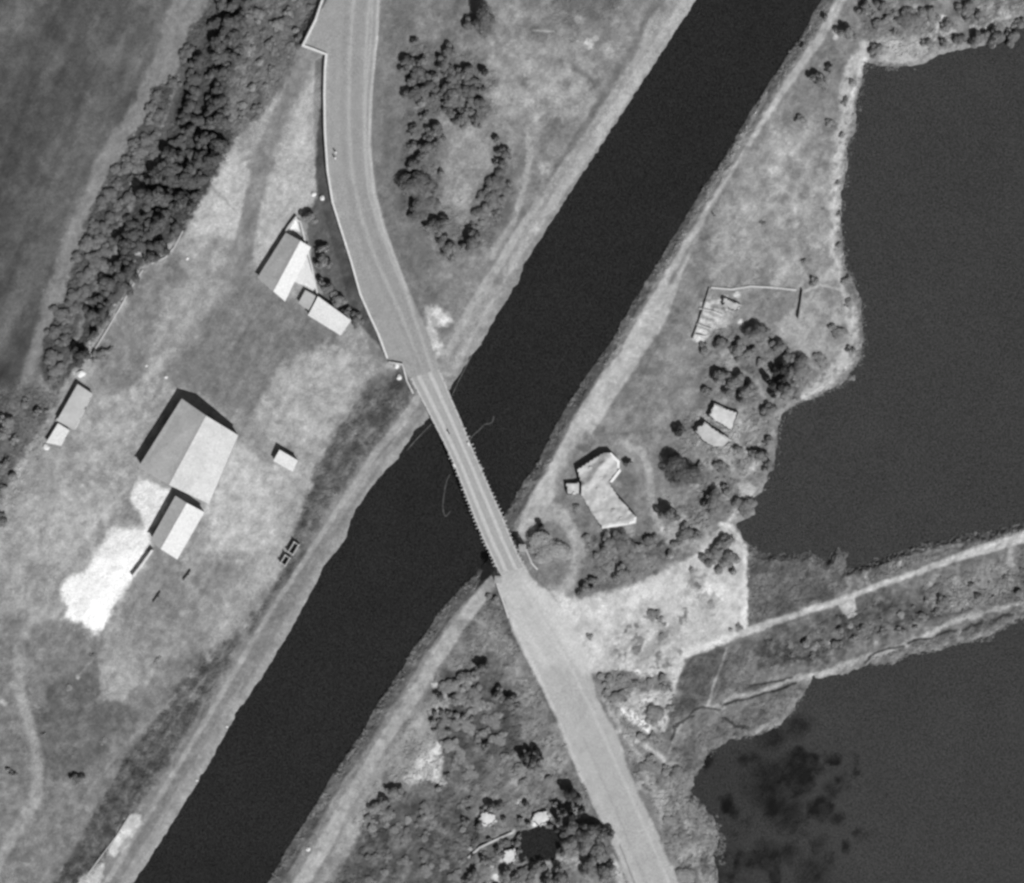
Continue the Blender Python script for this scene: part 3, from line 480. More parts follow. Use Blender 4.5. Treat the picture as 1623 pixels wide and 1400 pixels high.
# ------------------------------------------------------------------ water
def water(name, ax, ay, polys, level, v0, weeds=None):
    X, Y = np.meshgrid(ax, ay); keep = np.zeros(X.shape, bool)
    for p in polys: keep |= sdf(X, Y, p) > -22
    v = v0 + 3.0 * fbm(X, Y, 60, 4, 400) + 1.5 * fbm(X, Y, 8, 3, 401)
    if weeds: v = weeds(X, Y, v)
    k = (CAMH - level) / CAMH
    co = np.stack([(X - CX) * S * k, (CY - Y) * S * k, np.full(X.shape, level)], -1).reshape(-1, 3)
    c, f, t = subset(co, grid_faces(*X.shape), keep.ravel(), alb(v).ravel())
    tag(link(name, np_mesh(name, c, f, t), M_water), kind='structure')
WV = -5   # sheen of the sky adds to the water's own tone
def weeds(X, Y, v):
    n = fbm(X, Y, 38, 4, 411); z = np.exp(-(((X - 1235) / 105) ** 2 + ((Y - 1270) / 130) ** 2) * 1.1)
    q = sst(.02, .30, n + z * .75 - .42)
    for x, y, r in ((1318, 1253, 13), (1215, 1240, 34), (1255, 1215, 24), (1245, 1290, 28), (1213, 1345, 17), (1250, 1350, 16), (1300, 1337, 13), (1325, 1300, 12), (1290, 1385, 26), (1225, 1170, 22), (1190, 1365, 14), (1265, 1150, 20), (1290, 1218, 10), (1215, 1268, 22)):
        q = np.maximum(q, .8 * sst(1.6, .2, np.hypot(X - x + 8 * fbm(X, Y, 14, 3, 5), (Y - y + 8 * fbm(X, Y, 14, 3, 6))) / r))
    m = sst(1420, 1330, X) * sst(1120, 1150, Y); q = q * (.55 + .6 * sst(-.4, .5, fbm(X, Y, 12, 4, 420)))
    v = v - 34 * q * m
    return v - 8 * sst(130, 20, np.abs(X - 1110)) * sst(1150, 1200, Y) - 12 * sst(0, 1, 0 * X)* 0
water('canal_water', axis(150, 1400, 5, 4000, 16), axis(-40, 1440, 5, 4000, 16), [CANAL], WL, 43 + WV)
water('lake_water', axis(1060, 1664, 4, 12000, 20), axis(-40, 1440, 4, 9000, 20), [LAKE1, LAKE2], LL, 64 + WV, weeds)
water('pond_water', np.arange(796, 908, 4.), np.arange(1290, 1394, 4.), [POND], PL, 42 + WV)
# ------------------------------------------------------------------ mesh builders for things
def bm_obj(name, bm, m, parent=None, loc=None, smooth=False):
    me = bpy.data.meshes.new(name); bmesh.ops.recalc_face_normals(bm, faces=bm.faces[:]); bm.to_mesh(me); bm.free()
    if smooth: me.polygons.foreach_set('use_smooth', [True] * len(me.polygons))
    return link(name, me, m, parent, loc)
def prism(bm, pts, z0, z1):                # pts: list of (x,y); z may be scalars or lists
    n = len(pts); z0s = z0 if isinstance(z0, (list, tuple)) else [z0] * n; z1s = z1 if isinstance(z1, (list, tuple)) else [z1] * n
    a = [bm.verts.new((p[0], p[1], z)) for p, z in zip(pts, z0s)]; b = [bm.verts.new((p[0], p[1], z)) for p, z in zip(pts, z1s)]
    bm.faces.new(a[::-1]); bm.faces.new(b)
    for i in range(n): j = (i + 1) % n; bm.faces.new((a[i], a[j], b[j], b[i]))
def box(bm, c, sx, sy, sz, rz=0, bev=0):
    r = bmesh.ops.create_cube(bm, size=1.0); mtx = Matrix.Translation(c) @ Matrix.Rotation(rz, 4, 'Z') @ Matrix.Diagonal((sx, sy, sz, 1))
    bmesh.ops.transform(bm, matrix=mtx, verts=r['verts'])
def rel(root, pts): return [(p[0] - root.location.x, p[1] - root.location.y) for p in pts]
def wall_run(name, pts, h, th, m, label, cat, group=None, parent=None, breaks=0, gh=None, base_down=.5, seed=1):
    """a wall following the ground; pts in photo px; broken top when breaks > 0"""
    rr = random.Random(seed); P0 = []
    for (x0, y0), (x1, y1) in zip(pts[:-1], pts[1:]):
        L = math.hypot(x1 - x0, y1 - y0); n = max(1, int(L / 6))
        for i in range(n): P0.append((x0 + (x1 - x0) * i / n, y0 + (y1 - y0) * i / n))
    P0.append(pts[-1]); gz = height(np.array([p[0] for p in P0]), np.array([p[1] for p in P0])) if gh is None else [gh] * len(P0)
    hs = [h * (1 - breaks * rr.random()) for _ in P0]
    W = [P(p[0], p[1], z + q) for p, z, q in zip(P0, gz, hs)]
    loc = Vector((W[0].x, W[0].y, float(gz[0])))
    if parent: loc = parent.location.copy()
    bm = bmesh.new(); rings = []
    for i, w in enumerate(W):
        a = W[max(i - 1, 0)]; b = W[min(i + 1, len(W) - 1)]; d = Vector((b.x - a.x, b.y - a.y)); d.normalize(); nrm = Vector((-d.y, d.x))
        if 0 < i < len(W) - 1:
            d1 = Vector((w.x - a.x, w.y - a.y)).normalized(); c = max(abs(d1.dot(d)), .6)
        else: c = 1
        q = nrm * th / 2 / c; z0 = float(gz[i]) - base_down
        rings.append([bm.verts.new(Vector((w.x + s * q.x, w.y + s * q.y, z)) - loc) for s, z in ((-1, z0), (1, z0), (1, w.z), (-1, w.z))])
    for r, s in zip(rings[:-1], rings[1:]):
        for k in range(4): bm.faces.new((r[k], r[(k + 1) % 4], s[(k + 1) % 4], s[k]))
    bm.faces.new(rings[0][::-1]); bm.faces.new(rings[-1])
    o = bm_obj(name, bm, m, parent, None if parent else loc)
    if not parent: tag(o, label, cat, group)
    return o
def gable(name, A, B, C, D, eave, ridge, label, cat, roofm, wallm, z0=None, over=.35, rf=.5, doors=((.5, 'AB'),), windows=(), mono=False, ridge_cap=True, flip=None, chimney=False, label_parts=None):
    """A,B,C,D photo px of the roof corners; the ridge runs from between A,B to between D,C"""
    cx = (A[0] + B[0] + C[0] + D[0]) / 4; cy = (A[1] + B[1] + C[1] + D[1]) / 4
    if z0 is None: z0 = min(H(*q) for q in (A, B, C, D)) - .05
    e = z0 + eave; R = z0 + ridge; a, b, c, d = (P(q[0], q[1], e) for q in (A, B, C, D))
    if mono: e2 = z0 + ridge; b = P(B[0], B[1], e2); c = P(C[0], C[1], e2)
    cen = P(cx, cy, z0); root = empty(name, cen, label, cat)
    L = lambda v: v - cen
    def inset(p, k=over):
        v = Vector((cen.x - p.x, cen.y - p.y, 0)); u = (b - a).copy(); u.z = 0; u.normalize(); w = (d - a).copy(); w.z = 0; w.normalize()
        return p + u * (k if v.dot(u) > 0 else -k) + w * (k if v.dot(w) > 0 else -k)
    ia, ib, ic, id_ = (inset(q) for q in (a, b, c, d)); bm = bmesh.new()
    if mono:
        tops = [ia.z - .12, ib.z - .12, ic.z - .12, id_.z - .12]
        bots = [(q.x - cen.x, q.y - cen.y) for q in (ia, ib, ic, id_)]
        prism(bm, bots, -.4, [t - cen.z for t in tops])
    else:
        g0 = ia.lerp(ib, rf); g1 = id_.lerp(ic, rf); vs = {}
        for k, q in zip('abcd', (ia, ib, ic, id_)):
            vs[k + '0'] = bm.verts.new((q.x - cen.x, q.y - cen.y, -.4)); vs[k + '1'] = bm.verts.new((q.x - cen.x, q.y - cen.y, eave - .15))
        vs['g0'] = bm.verts.new((g0.x - cen.x, g0.y - cen.y, ridge - .2)); vs['g1'] = bm.verts.new((g1.x - cen.x, g1.y - cen.y, ridge - .2))
        for f in (('a0', 'a1', 'g0', 'b1', 'b0'), ('d0', 'c0', 'c1', 'g1', 'd1'), ('a0', 'd0', 'd1', 'a1'), ('b0', 'b1', 'c1', 'c0'), ('a1', 'd1', 'g1', 'g0'), ('b1', 'g0', 'g1', 'c1'), ('a0', 'b0', 'c0', 'd0')): bm.faces.new([vs[k] for k in f])
    wl = bm_obj('wall', bm, wallm, root)
    bm = bmesh.new(); t = .09
    def slab(q):
        lo = [bm.verts.new(L(v) - Vector((0, 0, t))) for v in q]; hi = [bm.verts.new(L(v)) for v in q]
        bm.faces.new(hi); bm.faces.new(lo[::-1])
        for i in range(4): j = (i + 1) % 4; bm.faces.new((lo[i], lo[j], hi[j], hi[i]))
    if mono: slab([a, b, c, d])
    else:
        r0 = a.lerp(b, rf); r1 = d.lerp(c, rf); r0.z = R; r1.z = R
        slab([a, r0, r1, d])
        rm = roofm[0] if isinstance(roofm, (list, tuple)) else roofm; ro = bm_obj('roof_slope', bm, rm, root)
        bm = bmesh.new(); slab([r0, b, c, r1])
    rm = roofm[-1] if isinstance(roofm, (list, tuple)) else roofm
    ro = bm_obj('roof' if mono else 'roof_slope', bm, rm, root)
    if not mono and ridge_cap:
        bm = bmesh.new(); u = (r1 - r0).normalized(); n = Vector((-u.y, u.x, 0)) * .16; o = Vector((0, 0, .05)); lo = Vector((0, 0, -.06))
        q = [L(r0) - n + lo, L(r0) + o, L(r0) + n + lo]; w = [L(r1) - n + lo, L(r1) + o, L(r1) + n + lo]
        va = [bm.verts.new(x) for x in q]; vb = [bm.verts.new(x) for x in w]; bm.faces.new(va); bm.faces.new(vb[::-1])
        for i in range(3): j = (i + 1) % 3; bm.faces.new((va[i], va[j], vb[j], vb[i]))
        bm_obj('ridge_cap', bm, M_roofG, root)
    sides = {'AB': (ia, ib), 'BC': (ib, ic), 'CD': (ic, id_), 'DA': (id_, ia)}
    def panel(nm, f, side, w, z, hh, mm, sub=None):
        p, q = sides[side]; c0 = p.lerp(q, f); u = Vector((q.x - p.x, q.y - p.y, 0)).normalized(); n = Vector((u.y, -u.x, 0))
        if n.dot(Vector((cen.x - c0.x, cen.y - c0.y, 0))) > 0: n = -n
        ang = math.atan2(u.y, u.x); bm = bmesh.new(); box(bm, Vector((c0.x - cen.x, c0.y - cen.y, z + hh / 2)) + n * .03, w, .1, hh, ang)
        o = bm_obj(nm, bm, mm, root)
        bm = bmesh.new(); box(bm, Vector((c0.x - cen.x, c0.y - cen.y, z + hh / 2)) + n * .085, w * .82, .04, hh * .86, ang)
        bm_obj('panel' if nm == 'door' else 'pane', bm, sub, o)
    for f, s in doors: panel('door', f, s, min(1.1 if eave < 3.5 else 3.4, 4), 0.02, min(2.1, eave - .4) if eave < 3.5 else 3.2, M_plaster, M_dark)
    for f, s in windows: panel('window', f, s, 1.0, .9 if eave < 3.5 else 1.6, min(1.0, eave - 1.3), M_wallw, M_glass)
    return root
# ------------------------------------------------------------------ bridge
BL = [(650, 600), (657, 614), (671, 640), (686, 669), (703, 702), (719, 736), (736, 780), (754, 827), (768, 860), (783, 891), (790, 908)]
BR = [(696, 585), (703, 600), (716, 632), (730, 664), (744, 700), (764, 746), (781, 785), (797, 820), (809, 850), (822, 880), (832, 900)]
DZ = 3.65
broot = empty('road_bridge', P(735, 745, WL), 'long pale road bridge with spiky edges slanting across the dark canal', 'bridge')
bl0 = [P(x, y, DZ) - broot.location for x, y in BL]; br0 = [P(x, y, DZ) - broot.location for x, y in BR]
def strip(name, Lp, Rp, top, thick, m, parent=broot):
    bm = bmesh.new(); rings = []
    for l, r in zip(Lp, Rp):
        rings.append([bm.verts.new((l.x, l.y, l.z + top - thick)), bm.verts.new((r.x, r.y, r.z + top - thick)), bm.verts.new((r.x, r.y, r.z + top)), bm.verts.new((l.x, l.y, l.z + top))])
    for a, b in zip(rings[:-1], rings[1:]):
        for k in range(4): bm.faces.new((a[k], a[(k + 1) % 4], b[(k + 1) % 4], b[k]))
    bm.faces.new(rings[0]); bm.faces.new(rings[-1][::-1]); return bm_obj(name, bm, m, parent)
def lp(f): return [a.lerp(b, f) for a, b in zip(bl0, br0)]
strip('deck', lp(0), lp(1), 0, .45, M_deck)
strip('wheel_track', lp(.22), lp(.36), .03, .02, M_kerb); strip('wheel_track', lp(.60), lp(.73), .03, .02, M_kerb)
strip('kerb', lp(0.01), lp(.075), .18, .16, M_kerb); strip('kerb', lp(.935), lp(.99), .18, .16, M_kerb)
strip('girder', lp(.12), lp(.2), -.46, 1.0, M_conc); strip('girder', lp(.46), lp(.54), -.46, 1.0, M_conc); strip('girder', lp(.8), lp(.88), -.46, 1.0, M_conc)
def along(Lp, t):
    seg = [(b - a).length for a, b in zip(Lp[:-1], Lp[1:])]; d = t * sum(seg)
    for i, s in enumerate(seg):
        if d <= s or i == len(seg) - 1: return Lp[i].lerp(Lp[i + 1], min(d / s, 1)), (Lp[i + 1] - Lp[i]).normalized()
        d -= s
for side, Lp, lo, hi in ((-1, bl0, .40, .98), (1, br0, .30, .97)):
    n = 34
    for i in range(n):                                            # stub brackets standing out from the deck edge
        p, u = along(Lp, lo + (hi - lo) * i / (n - 1)); nn = Vector((-u.y, u.x, 0)) * (-side); nn = nn if nn.dot(br0[5] - bl0[5]) * side > 0 else -nn
        ln = random.choice([random.uniform(.25, .5), random.uniform(.5, .95), random.uniform(.5, .8)]); bm = bmesh.new(); w = .19; q = u * w
        up = Vector((0, 0, .12)); dn = Vector((0, 0, -.22))
        a = [p - q + up, p + q + up, p + q + dn * 2, p - q + dn * 2]; e = p + nn * ln; b = [e - q * .55 + up * .6, e + q * .55 + up * .6, e + q * .55 + dn * .3, e - q * .55 + dn * .3]
        va = [bm.verts.new(x) for x in a]; vb = [bm.verts.new(x) for x in b]; bm.faces.new(va); bm.faces.new(vb[::-1])
        for k in range(4): bm.faces.new((va[k], va[(k + 1) % 4], vb[(k + 1) % 4], vb[k]))
        bm_obj('bracket', bm, M_kerb, broot)
    for i in range(22):                                           # low guard posts
        p, u = along(Lp, .02 + .96 * i / 21); inn = (br0[5] - bl0[5]).normalized() * (-side) * .22
        bm = bmesh.new(); box(bm, p + inn + Vector((0, 0, .42)), .2, .2, .5, math.atan2(u.y, u.x)); bm_obj('guard_post', bm, M_kerb, broot)
for t in (.2, .5, .8):
    l, u = along(bl0, t); r, _ = along(br0, t); c = (l + r) / 2; ang = math.atan2((r - l).y, (r - l).x); bm = bmesh.new()
    box(bm, Vector((c.x, c.y, 1.1)), 7.0, 1.2, 5.6, ang); box(bm, Vector((c.x, c.y, 4.15)), 8.2, 1.5, .5, ang); box(bm, Vector((c.x, c.y, -1.6)), 8.4, 2.2, 2.0, ang)
    bm_obj('pier', bm, M_conc, broot)
for x, y in ((743, 704), (720, 738)):
    bm = bmesh.new(); box(bm, P(x, y, DZ + .3) - broot.location, .7, 1.2, .5, .4); bm_obj('deck_light_block', bm, M_wallw, broot)
# abutment wing walls and end posts
wall_run('wing_wall', [(783, 906), (789, 930), (798, 955), (806, 980)], 1.0, .55, M_kerb, 'pale low parapet wall on the left of the road at the bridge south end', 'wall', base_down=2.0)
wall_run('wing_wall', [(826, 870), (834, 872), (843, 893), (852, 903)], .9, .5, M_kerb, 'pale low wing wall right of the bridge beside the round mound tree', 'wall', base_down=2.0)
wall_run('wing_wall', [(616, 574), (638, 578), (645, 604), (655, 624)], .9, .5, M_kerb, 'bright stepped wing wall left of the bridge at its north end', 'wall', base_down=2.0)
for x, y, hh, lab in ((790, 918, 3.2, 'square concrete sentry post left of the bridge south end'), (828, 868, 3.2, 'square concrete sentry post right of the bridge south end')):
    z = H(x, y); r = empty('sentry_post', P(x, y, z), lab, 'sentry post', 'sentry posts at the south end of the bridge')
    for dx in (-.85, .85):
        for dy in (-.85, .85):
            bm = bmesh.new(); box(bm, Vector((dx, dy, hh / 2 - .3)), .22, .22, hh + .2, 0); bm_obj('post', bm, M_conc, r)
    bm = bmesh.new(); box(bm, Vector((0, 0, .4)), 1.9, 1.9, 1.6, 0); bm_obj('parapet', bm, M_conc, r)
    bm = bmesh.new(); prism(bm, [(-1.15, -1.15), (1.15, -1.15), (1.15, 1.15), (-1.15, 1.15)], hh - .25, hh - .1); box(bm, Vector((0, 0, hh - .02)), 1.5, 1.5, .1); bm_obj('roof', bm, M_deck, r)
# ------------------------------------------------------------------ walls
wall_run('parapet_wall', [(521, -30), (500, 32), (480, 72), (499, 79), (517, 86), (515, 110), (514, 150), (515, 210), (519, 270), (527, 320), (541, 365), (556, 412), (571, 466), (586, 500), (599, 528), (614, 568)], .95, .62, M_wallw, 'long white parapet wall with a step, edging the left side of the curved road', 'wall', base_down=1.2)
wall_run('boundary_wall', [(226, 428), (210, 452), (190, 488), (170, 522), (148, 558), (140, 572)], .5, .35, M_kerb, 'thin pale wall running straight along the foot of the tree belt', 'wall')
wall_run('boundary_wall', [(290, 366), (276, 392), (262, 408), (240, 418)], .5, .3, M_kerb, 'short curving pale wall at the corner of the bright plot', 'wall')
wall_run('boundary_wall', [(468, 346), (476, 352), (484, 385), (494, 423), (503, 466)], 1.2, .4, M_wallw, 'white wall behind the three-cornered house, at the foot of the road slope', 'wall')
wall_run('boundary_wall', [(470, 343), (458, 358), (452, 368)], 1.4, .4, M_kerb, 'short wall closing the pointed yard of the three-cornered house', 'wall')
wall_run('boundary_wall', [(241, 872), (226, 893), (209, 915)], 1.9, .5, M_wallw, 'straight white wall leading from the small shed to the white spoil heap', 'wall')
wall_run('garden_wall', [(1098, 537), (1108, 510), (1118, 480), (1125, 457)], 1.0, .35, M_plaster, 'left wall of the rubble-strewn garden plot by the canal track', 'wall', breaks=.4, seed=3)
wall_run('garden_wall', [(1127, 456), (1160, 459), (1190, 454), (1225, 456), (1262, 460)], .45, .5, M_concl, 'top wall of the garden plot, broken in places', 'wall', breaks=.6, seed=4)
wall_run('garden_wall', [(1273, 460), (1270, 480), (1266, 505)], 1.5, .35, M_plaster, 'right wall of the garden plot, short and upright', 'wall', breaks=.2, seed=5)
wall_run('trench_wall', [(206, 1292), (185, 1325), (160, 1358), (140, 1385)], .6, .4, M_conc, 'low wall beside the bright spoil strip on the lower left bank', 'wall', breaks=.3, seed=6)
wall_run('field_wall', [(120, 612), (100, 648), (88, 668)], 1.0, .3, M_conc, 'thin wall behind the long low house by the tree belt', 'wall', breaks=.2, seed=8)
wall_run('revetment', [(742, 1360), (760, 1344), (785, 1332), (812, 1320)], .7, .6, M_earth, 'pale curved bank wall beside the dark pond', 'wall', breaks=.3, seed=9)
for i_, (q_, lb_) in enumerate((([(1108, 489), (1132, 494), (1146, 500)], 'uppermost low pale wall stub inside the left of the garden plot'), ([(1104, 514), (1128, 522)], 'middle low pale wall stub inside the left of the garden plot'), ([(1100, 530), (1120, 534)], 'lowest low pale wall stub inside the left of the garden plot'))):
    wall_run('wall_stub', q_, .7, .4, M_concl, lb_, 'wall', breaks=.5, seed=20 + i_)
# ------------------------------------------------------------------ houses and sheds
gable('barn', (288, 632), (377.5, 690), (331, 799), (219, 741), 4.3, 8.7, 'large barn with one grey and one bright white roof slope', 'barn', [M_roofA, M_roofA], M_plaster, z0=0, rf=.47, doors=((.5, 'CD'), (.5, 'AB')), windows=((.2, 'BC'), (.5, 'BC'), (.8, 'BC'), (.3, 'DA'), (.7, 'DA')))
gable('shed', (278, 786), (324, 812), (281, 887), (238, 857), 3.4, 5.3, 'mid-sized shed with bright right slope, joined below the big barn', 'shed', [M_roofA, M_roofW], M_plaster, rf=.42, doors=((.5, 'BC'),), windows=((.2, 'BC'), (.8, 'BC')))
gable('hut', (464, 748), (472, 730), (443, 713), (433, 731), 2.4, 3.0, 'small white-roofed hut standing alone right of the big barn', 'hut', M_roofW, M_plaster, mono=True, doors=((.5, 'DA'),), over=.2)
gable('low_house', (123, 609), (146, 624), (118, 682), (90, 667), 2.6, 2.0, 'long low house with a patched roof beside the tree belt', 'house', M_roofM, M_wallw, mono=True, doors=((.4, 'BC'),), windows=((.7, 'BC'), (.15, 'BC')), over=.2)
gable('lean_to', (92, 671), (110, 682), (97, 707), (73, 702), 2.1, 1.8, 'pale lean-to at the lower end of the long low house', 'shed', M_roofW, M_plaster, mono=True, doors=((.5, 'BC'),), over=.2)
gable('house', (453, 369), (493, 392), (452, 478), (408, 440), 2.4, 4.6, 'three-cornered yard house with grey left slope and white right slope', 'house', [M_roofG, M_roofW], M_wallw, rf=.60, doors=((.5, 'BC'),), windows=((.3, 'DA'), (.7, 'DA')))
gable('house_wing', (484, 396), (501, 458), (482, 450), (462, 442), 2.5, 2.0, 'white flat-roofed wing between the grey house and the boundary wall', 'shed', M_roofW, M_wallw, mono=True, doors=((.5, 'CD'),), over=.2)
gable('long_shed', (540, 532), (556.5, 508), (504, 470), (488, 500), 2.5, 3.2, 'long white-roofed shed below the three-cornered house', 'shed', M_roofW, M_plaster, mono=True, doors=((.3, 'DA'),), windows=((.6, 'DA'), (.85, 'DA')), over=.2)
gable('outhouse', (484, 460), (502, 470), (489, 492), (473, 480), 1.9, 2.2, 'tiny outhouse between the grey house and the long white shed', 'hut', M_roofM, M_conc, mono=True, doors=((.5, 'DA'),), over=.15)
# small roof vents on the house
# concrete blockhouse under the arrow of the photograph
def slab_thing(name, outline, h, label, cat, top_m, rim_m, rim=.5, rimh=.45, skip=(), rough=.3, z0=None, ridges=()):
    cx = sum(p[0] for p in outline) / len(outline); cy = sum(p[1] for p in outline) / len(outline); z0 = H(cx, cy) if z0 is None else z0
    if name != 'ruined_blockhouse':
        o2 = []; sk = []
        for i, p in enumerate(outline):
            q = outline[(i + 1) % len(outline)]
            for t in (0, .33, .66):
                if (i in skip) or random.random() < .45: sk.append(len(o2))
                o2.append((p[0] + (q[0] - p[0]) * t + random.uniform(-1.1, 1.1), p[1] + (q[1] - p[1]) * t + random.uniform(-1.1, 1.1)))
        outline, skip = o2, sk
    root = empty(name, P(cx, cy, z0), label, cat); pts = [P(x, y, z0 + h) - root.location for x, y in outline]
    bm = bmesh.new(); n = len(pts); lo = [bm.verts.new((p.x, p.y, -.6)) for p in pts]; hi = [bm.verts.new((p.x, p.y, h)) for p in pts]
    for i in range(n): j = (i + 1) % n; bm.faces.new((lo[i], lo[j], hi[j], hi[i]))
    bm_obj('outer_wall', bm, M_conc, root)
    ux = np.arange(min(p.x for p in pts) - .1, max(p.x for p in pts) + .5, .4); uy = np.arange(min(p.y for p in pts) - .1, max(p.y for p in pts) + .5, .4)
    X, Y = np.meshgrid(ux, uy); d = sdf(X, Y, [(p.x, p.y) for p in pts]); z = h - .04 + rough * fbm(X * 10, Y * 10, 14, 4, 77)
    for rp, rh, rw in ridges:
        rq = [P(x, y, z0 + h) - root.location for x, y in rp]; rd, _ = sline(X, Y, [(q.x, q.y) for q in rq]); z = z + rh * np.clip(1 - rd / rw, 0, 1)
    c = np.stack([X, Y, z], -1).reshape(-1, 3); c, f, t = subset(c, grid_faces(*X.shape), (d > .04).ravel(), z.ravel())
    o = link('rubble_top', np_mesh('rubble_top', c, f[:, ::-1], smooth=True), top_m, root)
    for i in range(n):
        if i in skip: continue
        j = (i + 1) % n; a, b = pts[i], pts[j]; u = (b - a).normalized(); nn = Vector((-u.y, u.x, 0)); m_ = (a + b) / 2
        nn = nn if nn.dot(m_) < 0 else -nn
        bm = bmesh.new(); q = [a, b, b + nn * rim - u * rim * .4, a + nn * rim + u * rim * .4]; k = random.uniform(.8, 1.1)
        prism(bm, [(v.x, v.y) for v in q], h - .3, [h + rimh * k * random.uniform(.3, 1.2) for _ in q]); bm_obj('parapet', bm, rim_m, root)
    return root
blk = slab_thing('ruined_blockhouse', [(914, 744), (955, 717), (968, 717), (982, 731), (982, 743), (966, 764), (979, 785), (1009, 819), (1008, 829), (996, 832), (954, 838), (937, 814), (919, 783), (921, 770)], 2.15, 'roofless pale ruin with cranked outline, alone beside the track east of the canal', 'ruin', M_earth, M_rim, .85, .3, skip=(0, 1, 5, 6, 10, 11, 12, 13), rough=.35, ridges=(([(921, 771), (936, 762), (945, 748), (963, 726)], .9, 2.2), ([(925, 775), (950, 760), (968, 768)], .3, 1.8), ([(958, 832), (1003, 822)], .5, 1.6), ([(936, 780), (950, 810)], .5, 2.6)))
for x, y in ((940, 800), (946, 775), (958, 790), (972, 810), (951, 757), (936, 742), (984, 822)):
    bm = bmesh.new(); bmesh.ops.create_icosphere(bm, subdivisions=2, radius=random.uniform(.5, 1.0))
    for v in bm.verts: v.co = v.co * random.uniform(.75, 1.15); v.co.z *= .4
    o = bm_obj('rubble_heap', bm, M_earth, blk, P(x, y, blk.location.z + 2.12) - blk.location)
slab_thing('ruin_annex', [(896, 766), (919, 764), (920, 783), (900, 785)], 1.5, 'little square annex on the left side of the cranked ruin', 'ruin', M_earth, M_rim, .8, .35, skip=(0, 1, 3), rough=.15)
slab_thing('ruined_house', [(1118, 669), (1160, 699), (1146, 712), (1122, 706), (1100, 685), (1106, 678)], 2.0, 'pale broken house shell by the lake, lower of two', 'ruin', M_earth, M_conc, .45, .3, skip=(3, 4), rough=.15)
slab_thing('ruined_house', [(1132, 640), (1172, 655), (1160, 684), (1134, 668), (1123, 660)], 1.5, 'broken house shell with bright floor by the lake, upper of two', 'ruin', M_earthb, M_conc, .45, .45, skip=(2,), rough=.12)
slab_thing('ruined_hut', [(1146, 474), (1152, 472), (1175, 485), (1166, 494), (1146, 484)], 1.3, 'small broken hut inside the garden plot', 'ruin', M_earth, M_concl, .4, .3, rough=.2)
slab_thing('ruined_hut', [(762, 1290), (772, 1288), (784, 1292), (788, 1302), (772, 1309), (760, 1300)], .8, 'small white block of ruin left of the pond, under dark trees', 'ruin', M_earthb, M_earthb, .4, .3, rough=.2)
slab_thing('ruined_hut', [(845, 1290), (866, 1286), (872, 1300), (856, 1310), (843, 1302)], .8, 'small white block of ruin just above the pond', 'ruin', M_earthb, M_earthb, .4, .3, rough=.2)
slab_thing('ruined_hut', [(800, 1348), (815, 1345), (818, 1362), (805, 1372), (796, 1362)], .8, 'small white block of ruin lower left of the pond', 'ruin', M_earthb, M_earthb, .4, .3, rough=.2)
# open concrete pit on the left bank
def pit(x, y, w, l, rz, label):
    z = H(x, y); r = empty('concrete_pit', P(x, y, z), label, 'concrete pit', 'open pits on the left canal bank')
    r.rotation_euler = (0, 0, rz); hh = 1.9
    for (cx, cy, sx, sy) in ((0, l / 2, w, .3), (0, -l / 2, w, .3), (w / 2, 0, .28, l - .3), (-w / 2, 0, .28, l - .3)):
        bm = bmesh.new(); box(bm, Vector((cx, cy, hh / 2 - .3)), sx, sy, hh + .1); bm_obj('side', bm, M_conc, r)
    bm = bmesh.new(); box(bm, Vector((0, 0, .04)), w - .3, l - .3, .1); bm_obj('floor', bm, M_dark, r)
    for sx in (-1, 1):
        for sy in (-1, 1): bm = bmesh.new(); box(bm, Vector((sx * w / 2, sy * l / 2, hh / 2 - .1)), .38, .38, hh + .4); bm_obj('corner_post', bm, M_concl, r)
pit(466, 869, 1.7, 3.6, -.55, 'dark open concrete box with bright corners on the left bank, upper'); pit(453, 888, 1.7, 2.8, -.55, 'dark open concrete box with bright corners on the left bank, lower')
def rubble(name, x, y, r, label, cat, m, group=None):
    z = H(x, y); bm = bmesh.new(); bmesh.ops.create_icosphere(bm, subdivisions=3, radius=1); s = random.random() * 50
    for v in bm.verts:
        k = 1 + .28 * float(fbm(v.co.x * 10 + s, v.co.y * 10 + v.co.z * 7, 8, 3, 3)); v.co = Vector((v.co.x * r * k, v.co.y * r * k * .85, v.co.z * r * .55 * k))
    o = bm_obj(name, bm, m, None, P(x, y, z + .05)); o.rotation_euler = (0, 0, random.random() * 6); tag(o, label, cat, group)
RO = [(128, 592, 1.5, 'big bright stone heap above the long low house'), (232, 580, .5, 'bright stone on the path left of the yard'), (263, 598, .6, 'bright stone on the yard above the barn corner'), (73, 709, 1.2, 'bright stone heap below the lean-to'), (297, 410, .6, 'bright stone at the corner near the bright plot'), (497, 308, .9, 'white boulder left of the curved road, left of its pair'), (511, 314, .9, 'white boulder at the foot of the parapet wall, right of its pair'),
      (629, 580, 1.0, 'pale boulder by the bridge wing wall, upper'), (633, 598, 1.0, 'pale boulder by the bridge wing wall, lower'), (360, 1152, .45, 'bright stone on the waterline of the lower left bank, upper'), (312, 1237, .45, 'bright stone on the waterline of the lower left bank, lower'), (488, 1346, .8, 'small white stone on the lower canal track'), (1323, 49, 1.0, 'white boulder beside the track at the top right')]
for x, y, r, lb in RO:
    if r: rubble('boulder', x, y, r, lb, 'boulder', M_stone)
